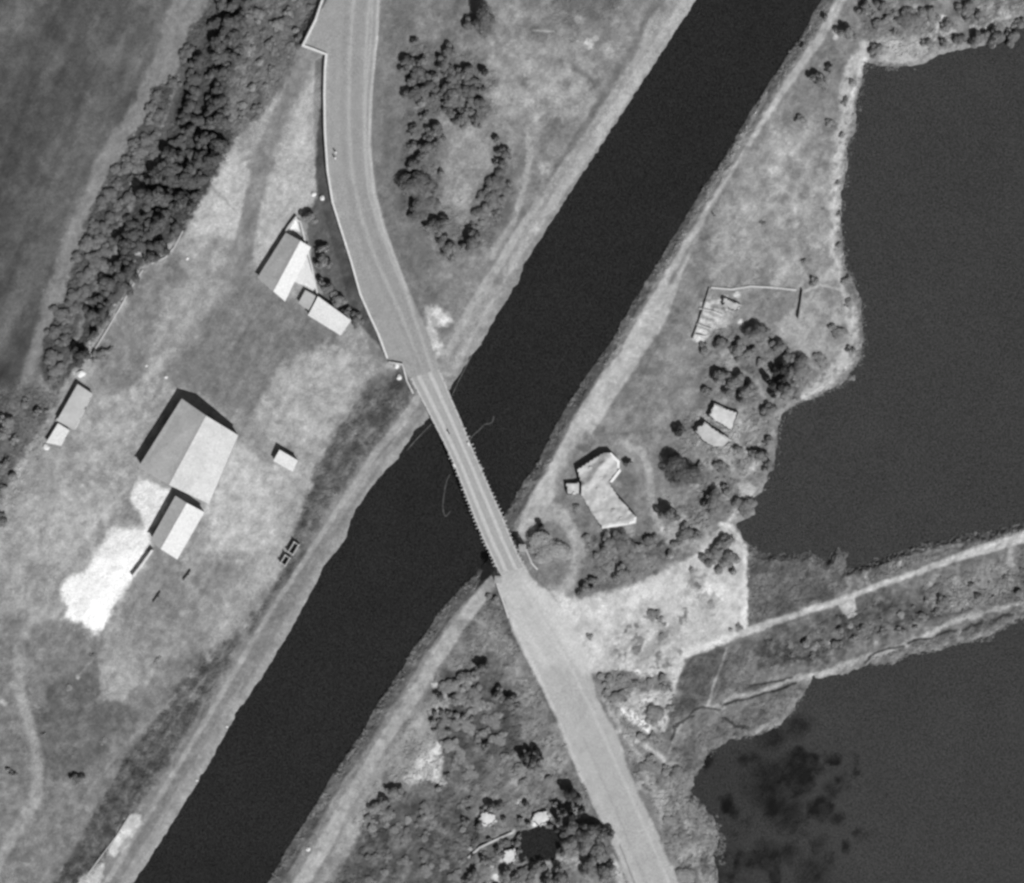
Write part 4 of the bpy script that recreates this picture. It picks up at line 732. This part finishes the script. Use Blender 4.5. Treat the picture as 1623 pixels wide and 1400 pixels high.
# thin poles lying on the field
for x0, y0, x1, y1, lb in ((242, 955, 254, 938, 'dark pole lying on the dirt field right of the white spoil'), (290, 920, 302, 904, 'dark beam lying on the dirt field below the shed')):
    bm = bmesh.new(); a = P(x0, y0, .5); b = P(x1, y1, .5); c = (a + b) / 2
    box(bm, Vector((0, 0, 0)), (b - a).length, .32, .3, math.atan2((b - a).y, (b - a).x)); box(bm, Vector((.3, .2, -.25)), .9, .5, .4, .3); tag(bm_obj('fallen_pole', bm, M_dark, None, c), lb, 'pole')
# floating lines on the canal
def floatline(pts, label):
    pts3 = [P(x, y, WL + .03) for x, y in pts]; bm = bmesh.new(); prev = None; loc = pts3[0].copy()
    fine = []
    for i in range(len(pts3) - 1):
        for k in range(6): 
            a, b = pts3[max(i - 1, 0)], pts3[i]; c, d = pts3[i + 1], pts3[min(i + 2, len(pts3) - 1)]; t = k / 6
            fine.append(.5 * ((2 * b) + (c - a) * t + (2 * a - 5 * b + 4 * c - d) * t * t + (3 * b - 3 * c + d - a) * t ** 3))
    fine.append(pts3[-1])
    for i, p in enumerate(fine):
        q = fine[min(i + 1, len(fine) - 1)]; o = fine[max(i - 1, 0)]; u = (q - o).normalized(); n = Vector((-u.y, u.x, 0)); w = .14 * random.uniform(.6, 1.2)
        ring = [bm.verts.new(p - loc + n * w * math.cos(t) + Vector((0, 0, .1 * math.sin(t)))) for t in (0, 1.57, 3.14, 4.71)]
        if prev: [bm.faces.new((prev[k], prev[(k + 1) % 4], ring[(k + 1) % 4], ring[k])) for k in range(4)]
        else: bm.faces.new(ring)
        prev = ring
    bm.faces.new(prev[::-1]); tag(bm_obj('floating_line', bm, M_float, None, loc), label, 'line')
floatline([(713, 752), (707, 766), (703, 790), (702, 806), (706, 818), (714, 810)], 'thin hooked line floating on the canal left of the bridge')
floatline([(743, 699), (750, 690), (760, 681), (768, 673), (779, 670), (783, 660)], 'thin hooked line floating on the canal right of the bridge')
floatline([(748, 562), (738, 582), (726, 606), (716, 628)], 'thin line in the water along the bank above the bridge')
floatline([(684, 672), (672, 684), (655, 702), (645, 714)], 'thin line in the water along the bank below the bridge')
# ------------------------------------------------------------------ people
def person(x, y, z, rz, label, light=True):
    r = empty('person', P(x, y, z), label, 'person'); r.rotation_euler = (0, 0, rz)
    def skin(name, verts, edges, rad, m, parent):
        me = bpy.data.meshes.new(name); me.from_pydata(verts, edges, []); o = link(name, me, m, parent)
        md = o.modifiers.new('skin', 'SKIN'); md.use_smooth_shade = True
        for v, q in zip(me.skin_vertices[0].data, rad): v.radius = (q, q)
        me.skin_vertices[0].data[0].use_root = True
        s = o.modifiers.new('sub', 'SUBSURF'); s.levels = 1; s.render_levels = 2; return o
    V_ = [(0, 0, .95), (0, 0, 1.2), (0, 0, 1.42), (0, .01, 1.52), (0, .02, 1.62), (0, .02, 1.72), (.19, 0, 1.4), (.25, .08, 1.13), (.24, .2, .9), (.24, .25, .82), (-.19, 0, 1.4), (-.25, -.06, 1.13), (-.24, .02, .88), (-.24, .05, .8),
          (.1, 0, .9), (.11, .14, .5), (.11, .2, .08), (.11, .32, .04), (-.1, 0, .9), (-.11, -.08, .5), (-.11, -.26, .1), (-.11, -.16, .04)]
    E_ = [(0, 1), (1, 2), (2, 3), (3, 4), (4, 5), (2, 6), (6, 7), (7, 8), (8, 9), (2, 10), (10, 11), (11, 12), (12, 13), (0, 14), (14, 15), (15, 16), (16, 17), (0, 18), (18, 19), (19, 20), (20, 21)]
    R_ = [.14, .13, .14, .05, .09, .085, .06, .045, .035, .04, .06, .045, .035, .04, .09, .06, .045, .04, .09, .06, .045, .04]
    b = skin('body', V_, E_, R_, M_skin, r)
    skin('shirt', [(0, 0, .98), (0, 0, 1.2), (0, 0, 1.42), (.19, 0, 1.4), (.25, .07, 1.15), (-.19, 0, 1.4), (-.25, -.05, 1.15)], [(0, 1), (1, 2), (2, 3), (3, 4), (2, 5), (5, 6)], [.17, .155, .16, .085, .065, .085, .065], M_cloth_l if light else M_cloth_d, b)
    skin('trousers', [(0, 0, .95), (.1, 0, .88), (.11, .14, .5), (.11, .19, .14), (-.1, 0, .88), (-.11, -.08, .5), (-.11, -.24, .16)], [(0, 1), (1, 2), (2, 3), (0, 4), (4, 5), (5, 6)], [.16, .11, .085, .07, .11, .085, .07], M_cloth_l if light else M_cloth_d, b)
    bm = bmesh.new(); bmesh.ops.create_uvsphere(bm, u_segments=12, v_segments=8, radius=.115)
    for v in bm.verts: v.co = Vector((v.co.x, v.co.y - .015, max(v.co.z, -.03)))
    bm_obj('hair', bm, M_hair, b, Vector((0, .02, 1.70)))
    if light: bm = bmesh.new(); bmesh.ops.create_cone(bm, segments=16, radius1=.26, radius2=.02, depth=.16, cap_ends=True); bm_obj('sun_hat', bm, M_cloth_l, b, Vector((0, .02, 1.84)))
person(533, 243, H(533, 243) + .04, .2, 'person in light clothes and hat on the curved road, upper of two'); person(532, 252, H(532, 252) + .04, .4, 'person in light clothes and hat on the curved road, lower of two')
person(712, 687, DZ + .02, .4, 'person in dark clothes walking on the bridge', False); person(1132, 342, H(1132, 342) + .03, -.5, 'person in dark clothes on the track east of the canal', False)
# ------------------------------------------------------------------ trees
def leaves(centers, rads, n, size, seed, zsq=.8):
    r = np.random.RandomState(seed); centers = np.array(centers); rads = np.array(rads); w = rads ** 2; w = w / w.sum()
    k = r.choice(len(rads), n, p=w); d = r.normal(size=(n, 3)); d /= np.linalg.norm(d, axis=1)[:, None]; d[:, 2] = np.where(r.rand(n) < .72, np.abs(d[:, 2]), d[:, 2])
    rr = rads[k] * (1 - .42 * r.rand(n) ** 2); p = centers[k] + d * rr[:, None] * np.array([1, 1, zsq])
    nr = d + r.normal(size=(n, 3)) * .55; nr /= np.linalg.norm(nr, axis=1)[:, None]
    a = np.cross(nr, r.normal(size=(n, 3))); a /= np.linalg.norm(a, axis=1)[:, None]; b = np.cross(nr, a); s = size * (.6 + .8 * r.rand(n))[:, None]
    co = np.stack([p - a * s * .5, p - b * s * .38, p + a * s * .5, p + b * s * .38], 1).reshape(-1, 3)
    ton = (.82 + .36 * r.rand(n)) * (1 + .16 * (r.rand(len(rads))[k] - .5) * 2)
    return co, np.arange(4 * n).reshape(n, 4), ton
def crown_mesh(name, n, size, nb, seed):
    r = random.Random(seed); cs = [(.08 * r.uniform(-1, 1), .08 * r.uniform(-1, 1), .52)]; rs = [.5]
    for i in range(nb):
        a = r.random() * 6.28; d = .18 + .62 * r.random(); cs.append((d * math.cos(a), d * math.sin(a) * .9, .36 + .42 * r.random() * (1.1 - d))); rs.append(.13 + .30 * r.random() ** 1.3)
    co, f, t = leaves(cs, rs, n, size, seed); return np_mesh(name, co, f, ftone=t * float(TLEAF))
TLEAF = .27
CROWN_S = [crown_mesh('crown_small', 1100, .15, 7, 40 + i) for i in range(4)]
CROWN_L = [crown_mesh('crown_large', 5200, .085, 15, 60 + i) for i in range(4)]
CROWN_X = [crown_mesh('crown_dense', 13000, .052, 22, 80 + i) for i in range(3)]
for me in CROWN_S + CROWN_L + CROWN_X: me.materials.append(M_leaf)
def trunk_mesh():
    bm = bmesh.new()
    def limb(a, b, r0, r1, n=6):
        a = Vector(a); b = Vector(b); u = (b - a).normalized(); x = u.orthogonal().normalized(); y = u.cross(x)
        A = [bm.verts.new(a + (x * math.cos(t) + y * math.sin(t)) * r0) for t in [6.283 * i / n for i in range(n)]]; B = [bm.verts.new(b + (x * math.cos(t) + y * math.sin(t)) * r1) for t in [6.283 * i / n for i in range(n)]]
        for i in range(n): bm.faces.new((A[i], A[(i + 1) % n], B[(i + 1) % n], B[i]))
        bm.faces.new(A[::-1]); bm.faces.new(B)
    limb((0, 0, -.1), (.01, .0, .35), .09, .06); limb((.01, 0, .33), (.0, .02, .75), .06, .02)
    for i in range(5): a = i * 1.3; limb((.01, 0, .3 + .05 * i), (.38 * math.cos(a), .38 * math.sin(a), .55 + .04 * i), .035, .01, 5)
    me = bpy.data.meshes.new('trunk'); bm.to_mesh(me); bm.free(); me.materials.append(M_trunk); return me
TRUNK = trunk_mesh()
ORD = ['', 'first', 'second', 'third', 'fourth', 'fifth', 'sixth', 'seventh', 'eighth', 'ninth', 'tenth', 'eleventh', 'twelfth', 'thirteenth', 'fourteenth', 'fifteenth', 'sixteenth', 'seventeenth', 'eighteenth', 'nineteenth', 'twentieth']
TENS = {2: 'twenty', 3: 'thirty', 4: 'forty', 5: 'fifty', 6: 'sixty', 7: 'seventy'}
def ordw(n):
    if n <= 20: return ORD[n]
    t, u = divmod(n, 10); return (TENS[t] + '-' + ORD[u]) if u else TENS[t][:-1] + 'ieth'
def zone(phrase, group, items, asp=1.25, kind=None, color=1.0, k=1.12):
    items = sorted(items, key=lambda q: (q[1], q[0])); n = len(items)
    gz = height(np.array([q[0] for q in items], float), np.array([q[1] for q in items], float))
    for i, q in enumerate(items):
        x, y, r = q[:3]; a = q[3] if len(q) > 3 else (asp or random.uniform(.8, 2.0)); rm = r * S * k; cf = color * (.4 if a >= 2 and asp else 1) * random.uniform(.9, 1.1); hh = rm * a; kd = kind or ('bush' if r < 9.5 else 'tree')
        size = 'small' if r < 10 else ('medium' if r < 16 else 'large')
        lab = (q[4] if len(q) > 4 else '%s %s %s, %s from the top' % (size, 'round ' + kd, phrase, ordw(i + 1))) if n > 1 or len(q) > 4 else '%s round %s %s' % (size, kd, phrase)
        root = empty(kd, P(x, y, float(gz[i]) - .1), lab, kd, group if n > 1 else None); root.rotation_euler = (0, 0, random.random() * 6.28); root.scale = (rm * random.uniform(.98, 1.25), rm * random.uniform(.82, 1.08), hh)
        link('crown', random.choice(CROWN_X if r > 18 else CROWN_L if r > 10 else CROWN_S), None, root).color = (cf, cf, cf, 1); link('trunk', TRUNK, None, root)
def poisson(pl, spacing, rlo, rhi, seed, x0=None, y0=None, x1=None, y1=None):
    r = random.Random(seed); xs = [p[0] for p in pl]; ys = [p[1] for p in pl]; out = []
    for _ in range(6000):
        x = r.uniform(max(min(xs), -30), min(max(xs), 1655)); y = r.uniform(max(min(ys), -30), min(max(ys), 1430)); s = spacing * r.uniform(.8, 1.2)
        if all((x - a[0]) ** 2 + (y - a[1]) ** 2 > s * s for a in out): out.append((x, y, r.uniform(rlo, rhi)))
    d = sdf(np.array([o[0] for o in out]), np.array([o[1] for o in out]), pl); return [o for o, q in zip(out, d) if q > 3]
zone('in the left row of the tree belt', 'trees in the left row of the belt', poisson(BELT_L, 18, 9, 15, 1), .6, color=.72, k=1.12)
zone('in the right row of the tree belt', 'trees in the right row of the belt', poisson(BELT_R, 20, 9, 18, 2), None, color=.56, k=1.15)
zone('in thin scrub above the parapet step', 'bushes right of the tree belt', [(412, 25, 12), (440, 40, 12), (428, 70, 10), (458, 20, 10), (412, 100, 9), (400, 140, 10), (385, 180, 9), (432, 110, 8), (470, 50, 9), (395, 60, 8)], .8)
zone('in the clump right of the curved road', 'trees between the curved road and the canal', [(768, 40, 20, 1.6), (743, 42, 11), (660, 68, 7, 1.8), (650, 105, 14), (666, 118, 15), (712, 84, 11), (704, 106, 13), (716, 126, 13), (738, 122, 14), (769, 118, 8, 2.2), (655, 150, 13), (680, 140, 13), (692, 154, 9), (718, 152, 16), (745, 148, 14), (762, 165, 11), (714, 182, 11), (732, 192, 13, 1.5), (756, 193, 11), (675, 185, 8), (656, 207, 9), (692, 212, 14), (655, 232, 8), (680, 236, 14), (660, 262, 12), (666, 300, 25, .9), (668, 322, 22, .8), (695, 362, 17), (712, 396, 14), (750, 384, 17, 1.3), (788, 224, 9), (800, 245, 12), (795, 262, 10), (788, 290, 16, .7), (765, 340, 13, .7), (802, 302, 14, .7), (780, 322, 15, .7), (700, 275, 9, .8), (655, 130, 10), (672, 98, 9), (668, 165, 10), (690, 125, 10), (725, 140, 11), (750, 130, 10), (728, 165, 12), (708, 165, 9), (745, 178, 10), (765, 145, 9), (705, 145, 9), (680, 222, 8), (668, 248, 9), (652, 285, 10), (684, 318, 12, .8), (672, 345, 11, .8), (703, 380, 10), (735, 392, 9), (652, 345, 8), (795, 320, 10, .6), (770, 310, 12, .6), (790, 345, 10, .6), (752, 362, 9, .7)], color=.76, k=1.2)
zone('behind the three-cornered house', 'trees below the road slope', [(492, 346, 12, 1.5), (511, 396, 10, 1.7), (514, 418, 13, 1.6), (512, 450, 9, 1.8), (522, 458, 12, 1.5), (536, 475, 14), (566, 508, 15), (552, 495, 9)])
zone('near the top of the east track', 'trees near the top right track', [(1343, 55, 15, 1.4), (1298, 132, 15, 1.4), (1315, 110, 9), (1268, 190, 10, .8), (1314, 195, 9, .6), (1308, 30, 6, .9), (1274, 76, 6, .8)])
zone('in the scrub above the upper lake', 'bushes above the upper lake', [(1372, 20, 14, 1.0), (1398, 12, 12, 1.0), (1392, 40, 12, .8), (1388, 82, 12, 1), (1408, 30, 10, 1), (1440, 32, 22, .6), (1475, 22, 14, .7), (1500, 40, 10, .9), (1530, 20, 16, .8), (1552, 30, 12, .9), (1470, 70, 9, .9), (1575, 62, 16, 1.3), (1600, 62, 14, 1.4), (1550, 62, 13, 1.2), (1615, 40, 12, 1.2), (1520, 64, 10, 1.1), (1420, 55, 8, .9), (1495, 68, 8)])
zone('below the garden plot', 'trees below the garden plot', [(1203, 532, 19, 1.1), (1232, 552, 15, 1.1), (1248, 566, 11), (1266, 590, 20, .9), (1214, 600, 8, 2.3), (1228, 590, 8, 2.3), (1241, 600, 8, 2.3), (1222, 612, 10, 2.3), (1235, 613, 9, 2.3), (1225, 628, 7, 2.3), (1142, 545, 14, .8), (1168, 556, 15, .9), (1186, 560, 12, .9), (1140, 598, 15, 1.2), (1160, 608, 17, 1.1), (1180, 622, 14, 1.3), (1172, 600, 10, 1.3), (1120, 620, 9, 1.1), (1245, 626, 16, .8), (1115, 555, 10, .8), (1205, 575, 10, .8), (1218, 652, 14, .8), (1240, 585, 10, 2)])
zone('along the shore of the upper lake', 'bushes along the upper lake shore', [(1300, 572, 12, .5), (1328, 526, 13, .6), (1291, 446, 10, .7), (1341, 446, 9, .6), (1350, 556, 9, .8), (1345, 480, 8, .6), (1262, 625, 9, .7), (1348, 600, 6, .6), (1330, 340, 6, .8), (1328, 390, 6, .8), (1340, 160, 7, .7), (1350, 130, 7, .7), (1328, 290, 6, .7), (1335, 215, 7, .7), (1275, 415, 7, .7), (1210, 355, 6, .6)])
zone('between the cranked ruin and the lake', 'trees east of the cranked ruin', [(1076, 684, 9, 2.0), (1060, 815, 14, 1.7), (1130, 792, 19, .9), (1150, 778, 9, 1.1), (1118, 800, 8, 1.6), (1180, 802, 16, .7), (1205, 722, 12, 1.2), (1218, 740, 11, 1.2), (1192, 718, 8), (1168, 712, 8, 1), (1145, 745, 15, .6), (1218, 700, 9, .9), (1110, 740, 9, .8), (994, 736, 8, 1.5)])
zone('with the biggest dark crown, right of the cranked ruin', None, [(1079, 748, 28, .95)], color=.62)
zone('between the cranked ruin and the gravel lot', 'trees south of the cranked ruin', [(984, 862, 22, .8), (964, 862, 14, .9), (1030, 858, 14, .7), (1006, 868, 10, .7), (984, 910, 13, .8), (928, 935, 13, .8), (938, 920, 9, .8), (1062, 880, 9, .9), (945, 880, 8, .7), (930, 852, 9, .6), (1070, 862, 8, .7), (915, 805, 10, .5), (1085, 845, 13, .8), (1102, 850, 10, .9)])
zone('standing alone on the mound right of the bridge', None, [(868, 868, 28, .35)], color=1.2)
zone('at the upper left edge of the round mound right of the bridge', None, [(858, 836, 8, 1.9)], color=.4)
zone('in the three-cornered patch left of the marsh', 'trees left of the marsh', [(1148, 862, 16, .8), (1135, 880, 15, .8), (1155, 885, 15, .8), (1120, 892, 10, .8), (1162, 906, 9, .9), (1140, 902, 9, .8), (1112, 882, 8, .7)])
zone('on the bright gravel lot', 'bushes on the gravel lot', [(1035, 972, 10, .5), (1046, 982, 8, .5), (1049, 1008, 7, .4), (1009, 1028, 7, .4), (935, 1010, 7, .5), (1172, 994, 6, .5), (1095, 904, 5, .6), (1158, 998, 5, .5), (1126, 955, 7, .2), (1106, 928, 6, .3)])
zone('in the hedge right of the southern road', 'bushes right of the southern road', [(q[0], q[1], q[2], q[3] * .6) for q in [(952, 1072, 10, .7), (968, 1082, 12, .7), (985, 1078, 9, .7), (1008, 1082, 8, .9), (1030, 1080, 8, .9), (1050, 1074, 10, .9), (1056, 1090, 9, .9), (975, 1104, 14, .7), (962, 1098, 10, .7), (993, 1100, 7, .8), (1040, 1132, 17, .7), (1028, 1142, 9, .8), (1060, 1122, 8, .7), (1015, 1167, 10, .8), (1035, 1166, 9, .8), (1028, 1212, 14, .5), (1010, 1228, 8, .6), (1074, 1224, 13, .7), (1054, 1222, 9, .7), (1000, 1195, 7, .5), (1088, 1390, 17, .5), (1055, 1340, 7, .5), (1060, 1300, 12, .4), (1080, 1330, 12, .4)]])
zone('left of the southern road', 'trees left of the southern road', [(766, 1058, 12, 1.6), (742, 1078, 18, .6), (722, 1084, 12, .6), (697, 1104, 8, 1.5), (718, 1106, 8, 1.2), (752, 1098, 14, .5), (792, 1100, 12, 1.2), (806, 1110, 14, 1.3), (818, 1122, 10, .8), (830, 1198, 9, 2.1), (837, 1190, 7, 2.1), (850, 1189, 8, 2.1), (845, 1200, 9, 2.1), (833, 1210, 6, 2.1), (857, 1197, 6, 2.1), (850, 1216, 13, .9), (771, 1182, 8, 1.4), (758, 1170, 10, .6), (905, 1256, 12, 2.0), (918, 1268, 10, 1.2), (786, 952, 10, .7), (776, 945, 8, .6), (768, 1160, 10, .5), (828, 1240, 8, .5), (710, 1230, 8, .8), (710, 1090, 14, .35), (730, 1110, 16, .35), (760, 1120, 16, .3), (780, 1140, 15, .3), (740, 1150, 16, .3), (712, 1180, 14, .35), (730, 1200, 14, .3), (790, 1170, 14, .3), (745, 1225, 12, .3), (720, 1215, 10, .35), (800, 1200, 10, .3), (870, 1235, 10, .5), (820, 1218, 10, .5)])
zone('forming the square hedge left of the road', 'bushes of the square hedge', [(690, 1131, 7, 1.2), (701, 1129, 7, 1.1), (712, 1131, 7, 1.1), (724, 1133, 7, 1.1), (735, 1136, 7, 1.1), (686, 1143, 7, 1.2), (700, 1146, 12, .6), (720, 1146, 11, .6), (700, 1162, 11, .6), (730, 1150, 8, .7), (746, 1140, 6, 1)])
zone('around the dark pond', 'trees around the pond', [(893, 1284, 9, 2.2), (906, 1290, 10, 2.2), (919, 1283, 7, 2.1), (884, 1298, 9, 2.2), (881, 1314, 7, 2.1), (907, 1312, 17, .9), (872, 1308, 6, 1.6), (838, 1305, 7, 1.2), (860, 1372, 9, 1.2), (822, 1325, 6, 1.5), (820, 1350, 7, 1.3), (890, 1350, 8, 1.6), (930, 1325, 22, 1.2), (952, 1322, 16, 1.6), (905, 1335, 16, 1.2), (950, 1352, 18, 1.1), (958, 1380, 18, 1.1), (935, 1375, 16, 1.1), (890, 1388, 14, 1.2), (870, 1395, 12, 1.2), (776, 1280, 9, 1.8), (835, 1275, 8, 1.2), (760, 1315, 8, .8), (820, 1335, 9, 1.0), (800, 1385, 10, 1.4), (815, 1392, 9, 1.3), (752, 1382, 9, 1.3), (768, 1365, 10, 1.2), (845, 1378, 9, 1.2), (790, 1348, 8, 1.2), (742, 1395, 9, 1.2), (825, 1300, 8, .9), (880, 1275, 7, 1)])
zone('in the rough scrub of the lower meadow', 'low bushes of the lower meadow', [(x, y, r, random.uniform(.25, .5)) for x, y, r in poisson([(600, 1290), (700, 1262), (740, 1260), (745, 1330), (730, 1400), (690, 1420), (560, 1420), (570, 1330)], 27, 6, 12, 5)], .4, kind='bush', color=.82)
zone('in the tangle left of the pond', 'low bushes left of the pond', [(x, y, r, random.uniform(.4, 1.3)) for x, y, r in poisson([(735, 1262), (815, 1262), (812, 1310), (800, 1345), (835, 1372), (880, 1380), (900, 1425), (735, 1425)], 21, 5, 10, 6)], .8, kind='bush', color=.8)
zone('on the strip between the two lakes', 'low bushes on the causeway', [(x, y, r, random.uniform(.35, .9)) for x, y, r in poisson([(1205, 1030), (1330, 985), (1480, 935), (1640, 885), (1640, 950), (1540, 970), (1380, 1020), (1280, 1048), (1210, 1070)], 21, 4, 10, 8)], .6, kind='bush', color=.95)
zone('in the scrub right of the bright field corner', 'low bushes by the wall step', [(x, y, r, random.uniform(.4, .8)) for x, y, r in poisson([(405, 0), (510, 0), (470, 80), (430, 160), (375, 215), (370, 120)], 25, 5, 11, 9)], .6, kind='bush', color=.8)
zone('at the top edge of the lower meadow', 'trees above the lower meadow', [(626, 1256, 15, .9), (608, 1268, 10, 1.3), (596, 1280, 12, .8), (584, 1295, 9, .6), (614, 1290, 15, .6), (640, 1262, 9, .8), (590, 1310, 10, .4), (672, 1296, 8, .6), (695, 1250, 7, 1.0)])
zone('near the low house and the field edge', 'bushes by the field edge', [(160, 562, 12, .9), (150, 572, 8, .9), (175, 556, 8, .8), (60, 655, 8, 1.4), (75, 652, 6, 1), (12, 672, 13, 1.1), (5, 690, 13, 1.1), (22, 700, 10, .9), (10, 735, 10, .9), (22, 756, 9, 1.1), (8, 775, 10, .8), (40, 640, 9, .7), (5, 825, 10, 1)])
zone('on the rough slope at lower left', 'bushes on the lower left slope', [(124, 1236, 11, 1.1), (13, 1220, 6, .9), (23, 1227, 6, 1), (70, 1165, 5, .7), (148, 1040, 6, .5), (250, 1050, 9, .3), (110, 1090, 9, .3), (165, 1175, 7, .3)], kind='bush')
# ------------------------------------------------------------------ uncounted growth
def tufts(name, zones, seed, tone):
    r = np.random.RandomState(seed); C = []; R = []
    for pl, dens, rlo, rhi, thr in zones:
        xs = [p[0] for p in pl]; ys = [p[1] for p in pl]; n = int((max(xs) - min(xs)) * (max(ys) - min(ys)) * dens)
        x = r.uniform(min(xs), max(xs), n); y = r.uniform(min(ys), max(ys), n); d = sdf(x + 6 * fbm(x, y, 10, 2, 5), y + 6 * fbm(x, y, 10, 2, 6), pl)
        k = (d > 0) & (fbm(x, y, 20, 3, seed) > thr) & (np.abs(x - 812) < 870) & (np.abs(y - 700) < 760); x, y = x[k], y[k]; C.append(np.stack([x, y], 1)); R.append(r.uniform(rlo, rhi, len(x)) * .75)
    C = np.concatenate(C); R = np.concatenate(R); z = height(C[:, 0], C[:, 1]); ok = z > WL - .3
    C, R, z = C[ok], R[ok], z[ok]; n = len(R); m = 12
    kz = (CAMH - z) / CAMH; ctr = np.stack([(C[:, 0] - CX) * S * kz, (CY - C[:, 1]) * S * kz, np.maximum(z, LL - .1)], 1)
    ti = V[np.clip(np.searchsorted(AY, C[:, 1]), 0, len(AY) - 1), np.clip(np.searchsorted(AX, C[:, 0]), 0, len(AX) - 1)]; ti = np.where((sdf(C[:, 0], C[:, 1], CANAL) > -3) | (sdf(C[:, 0], C[:, 1], LAKE1) > -4) | (sdf(C[:, 0], C[:, 1], LAKE2) > -3), 106, ti); ti = np.clip(ti, 74, 165); under = alb(ti) * tone
    k = np.repeat(np.arange(n), m); d = r.normal(size=(n * m, 3)); d /= np.linalg.norm(d, axis=1)[:, None]; d[:, 2] = np.abs(d[:, 2])
    p = ctr[k] + d * (R[k] * (1 - .3 * r.rand(n * m)))[:, None] * np.array([1, 1, .5]); nr = d * np.array([.7, .7, 1.2]) + r.normal(size=d.shape) * .35 + np.array([0, 0, .45]); nr /= np.linalg.norm(nr, axis=1)[:, None]
    a = np.cross(nr, r.normal(size=d.shape)); a /= np.linalg.norm(a, axis=1)[:, None]; b = np.cross(nr, a); s = (R[k] * (.5 + .5 * r.rand(n * m)))[:, None]
    co = np.stack([p - a * s * .5, p - b * s * .4, p + a * s * .5, p + b * s * .4], 1).reshape(-1, 3)
    t = (under * (.85 + .3 * r.rand(n)))[k] * (.88 + .24 * r.rand(n * m))
    return np_mesh(name, co, np.arange(4 * n * m).reshape(-1, 4), ftone=t)
def stuff(name, zones, seed, tone): tag(link(name, tufts(name, zones, seed, tone), M_scrub), kind='stuff')
def band(pts, w0, w1):
    """polygon along a line, from offset w0 to w1 (px) to its right-hand side"""
    L_, R_ = [], []
    for i, p in enumerate(pts):
        a = pts[max(i - 1, 0)]; b = pts[min(i + 1, len(pts) - 1)]; dx, dy = b[0] - a[0], b[1] - a[1]; l = math.hypot(dx, dy); n = (-dy / l, dx / l)
        L_.append((p[0] + n[0] * w0, p[1] + n[1] * w0)); R_.append((p[0] + n[0] * w1, p[1] + n[1] * w1))
    return L_ + R_[::-1]
EB = [q for q in EASTB if -60 < q[1] < 1440]
stuff('canal_bank_scrub', [(band(EB[:14], 1, 14), .14, .2, .5, -.15), (band(EB[15:], 1, 14), .14, .2, .5, -.15), (BANKW, .16, .2, .6, -.3)], 501, 1.4)
stuff('lakeside_scrub', [(band([q for q in LAKE1 if q[0] < 1500 and 90 < q[1] < 760], -6, 7), .20, .22, .55, -.25), ([(1350, -30), (1640, -30), (1620, 30), (1560, 60), (1480, 84), (1380, 96)], .12, .3, .8, -.2), ([(1090, 640), (1225, 655), (1215, 770), (1190, 800), (1120, 840), (1050, 850)], .10, .3, .8, -.1)], 502, 1.35)
stuff('marsh_reeds', [([(1186, 862), (1215, 880), (1285, 876), (1312, 892), (1325, 868), (1344, 874), (1340, 940), (1187, 988)], .22, .3, .6, -.9), ([(1086, 1048), (1142, 1028), (1118, 1112), (1070, 1135)], .2, .2, .45, -.9), ([(1155, 1030), (1196, 1030), (1190, 1096), (1132, 1105)], .2, .2, .5, -.9), ([(1150, 1136), (1200, 1116), (1275, 1084), (1272, 1112), (1240, 1150), (1195, 1168), (1150, 1176), (1118, 1200), (1100, 1240), (1080, 1215), (1090, 1170)], .2, .25, .55, -.55), ([(1095, 1250), (1135, 1290), (1150, 1330), (1142, 1400), (1118, 1400), (1090, 1300)], .2, .3, .7, -.25)], 503, 1.30)
stuff('causeway_scrub', [([(1345, 905), (1444, 868), (1623, 830), (1660, 820), (1660, 838), (1510, 876), (1360, 930)], .16, .3, .8, -.35), ([(1200, 1020), (1330, 975), (1500, 915), (1623, 880), (1640, 960), (1560, 960), (1380, 1010), (1280, 1045), (1200, 1070)], .12, .3, .8, -.1), ([(1378, 1045), (1430, 1030), (1560, 985), (1640, 965), (1640, 985), (1600, 992), (1567, 1014), (1519, 1024), (1474, 1034), (1438, 1040), (1414, 1054), (1378, 1055)], .2, .3, .6, -.6)], 504, 1.35)
stuff('ground_cover', [([(640, 80), (700, 60), (790, 110), (790, 180), (740, 205), (700, 185), (690, 270), (700, 330), (790, 300), (790, 390), (700, 410), (640, 330)], .10, .3, .7, -.1), ([(860, -40), (1000, -40), (960, 80), (880, 60)], .08, .3, .6, -.1), (SW, .09, .25, .7, 0.0), ([(-30, 600), (90, 620), (60, 730), (-30, 900)], .12, .35, .8, -.2), (BELT_L, .10, .4, .9, -.6), (BELT_R, .10, .4, 1.0, -.6), ([(402, -30), (378, 90), (362, 132), (372, 225), (400, 200), (440, 150), (482, 70), (515, 0), (515, -30)], .12, .35, .8, -.2), ([(940, 1062), (1060, 1070), (1094, 1262), (1131, 1400), (1090, 1400), (1000, 1200)], .09, .3, .7, -.05), ([(930, 850), (1090, 840), (1060, 890), (920, 950)], .10, .3, .6, -.1), ([(1110, 530), (1200, 515), (1270, 580), (1240, 650), (1120, 630)], .08, .3, .6, -.1), ([(0, 1050), (160, 1100), (140, 1250), (30, 1260)], .04, .25, .5, 0.0)], 505, 1.35)
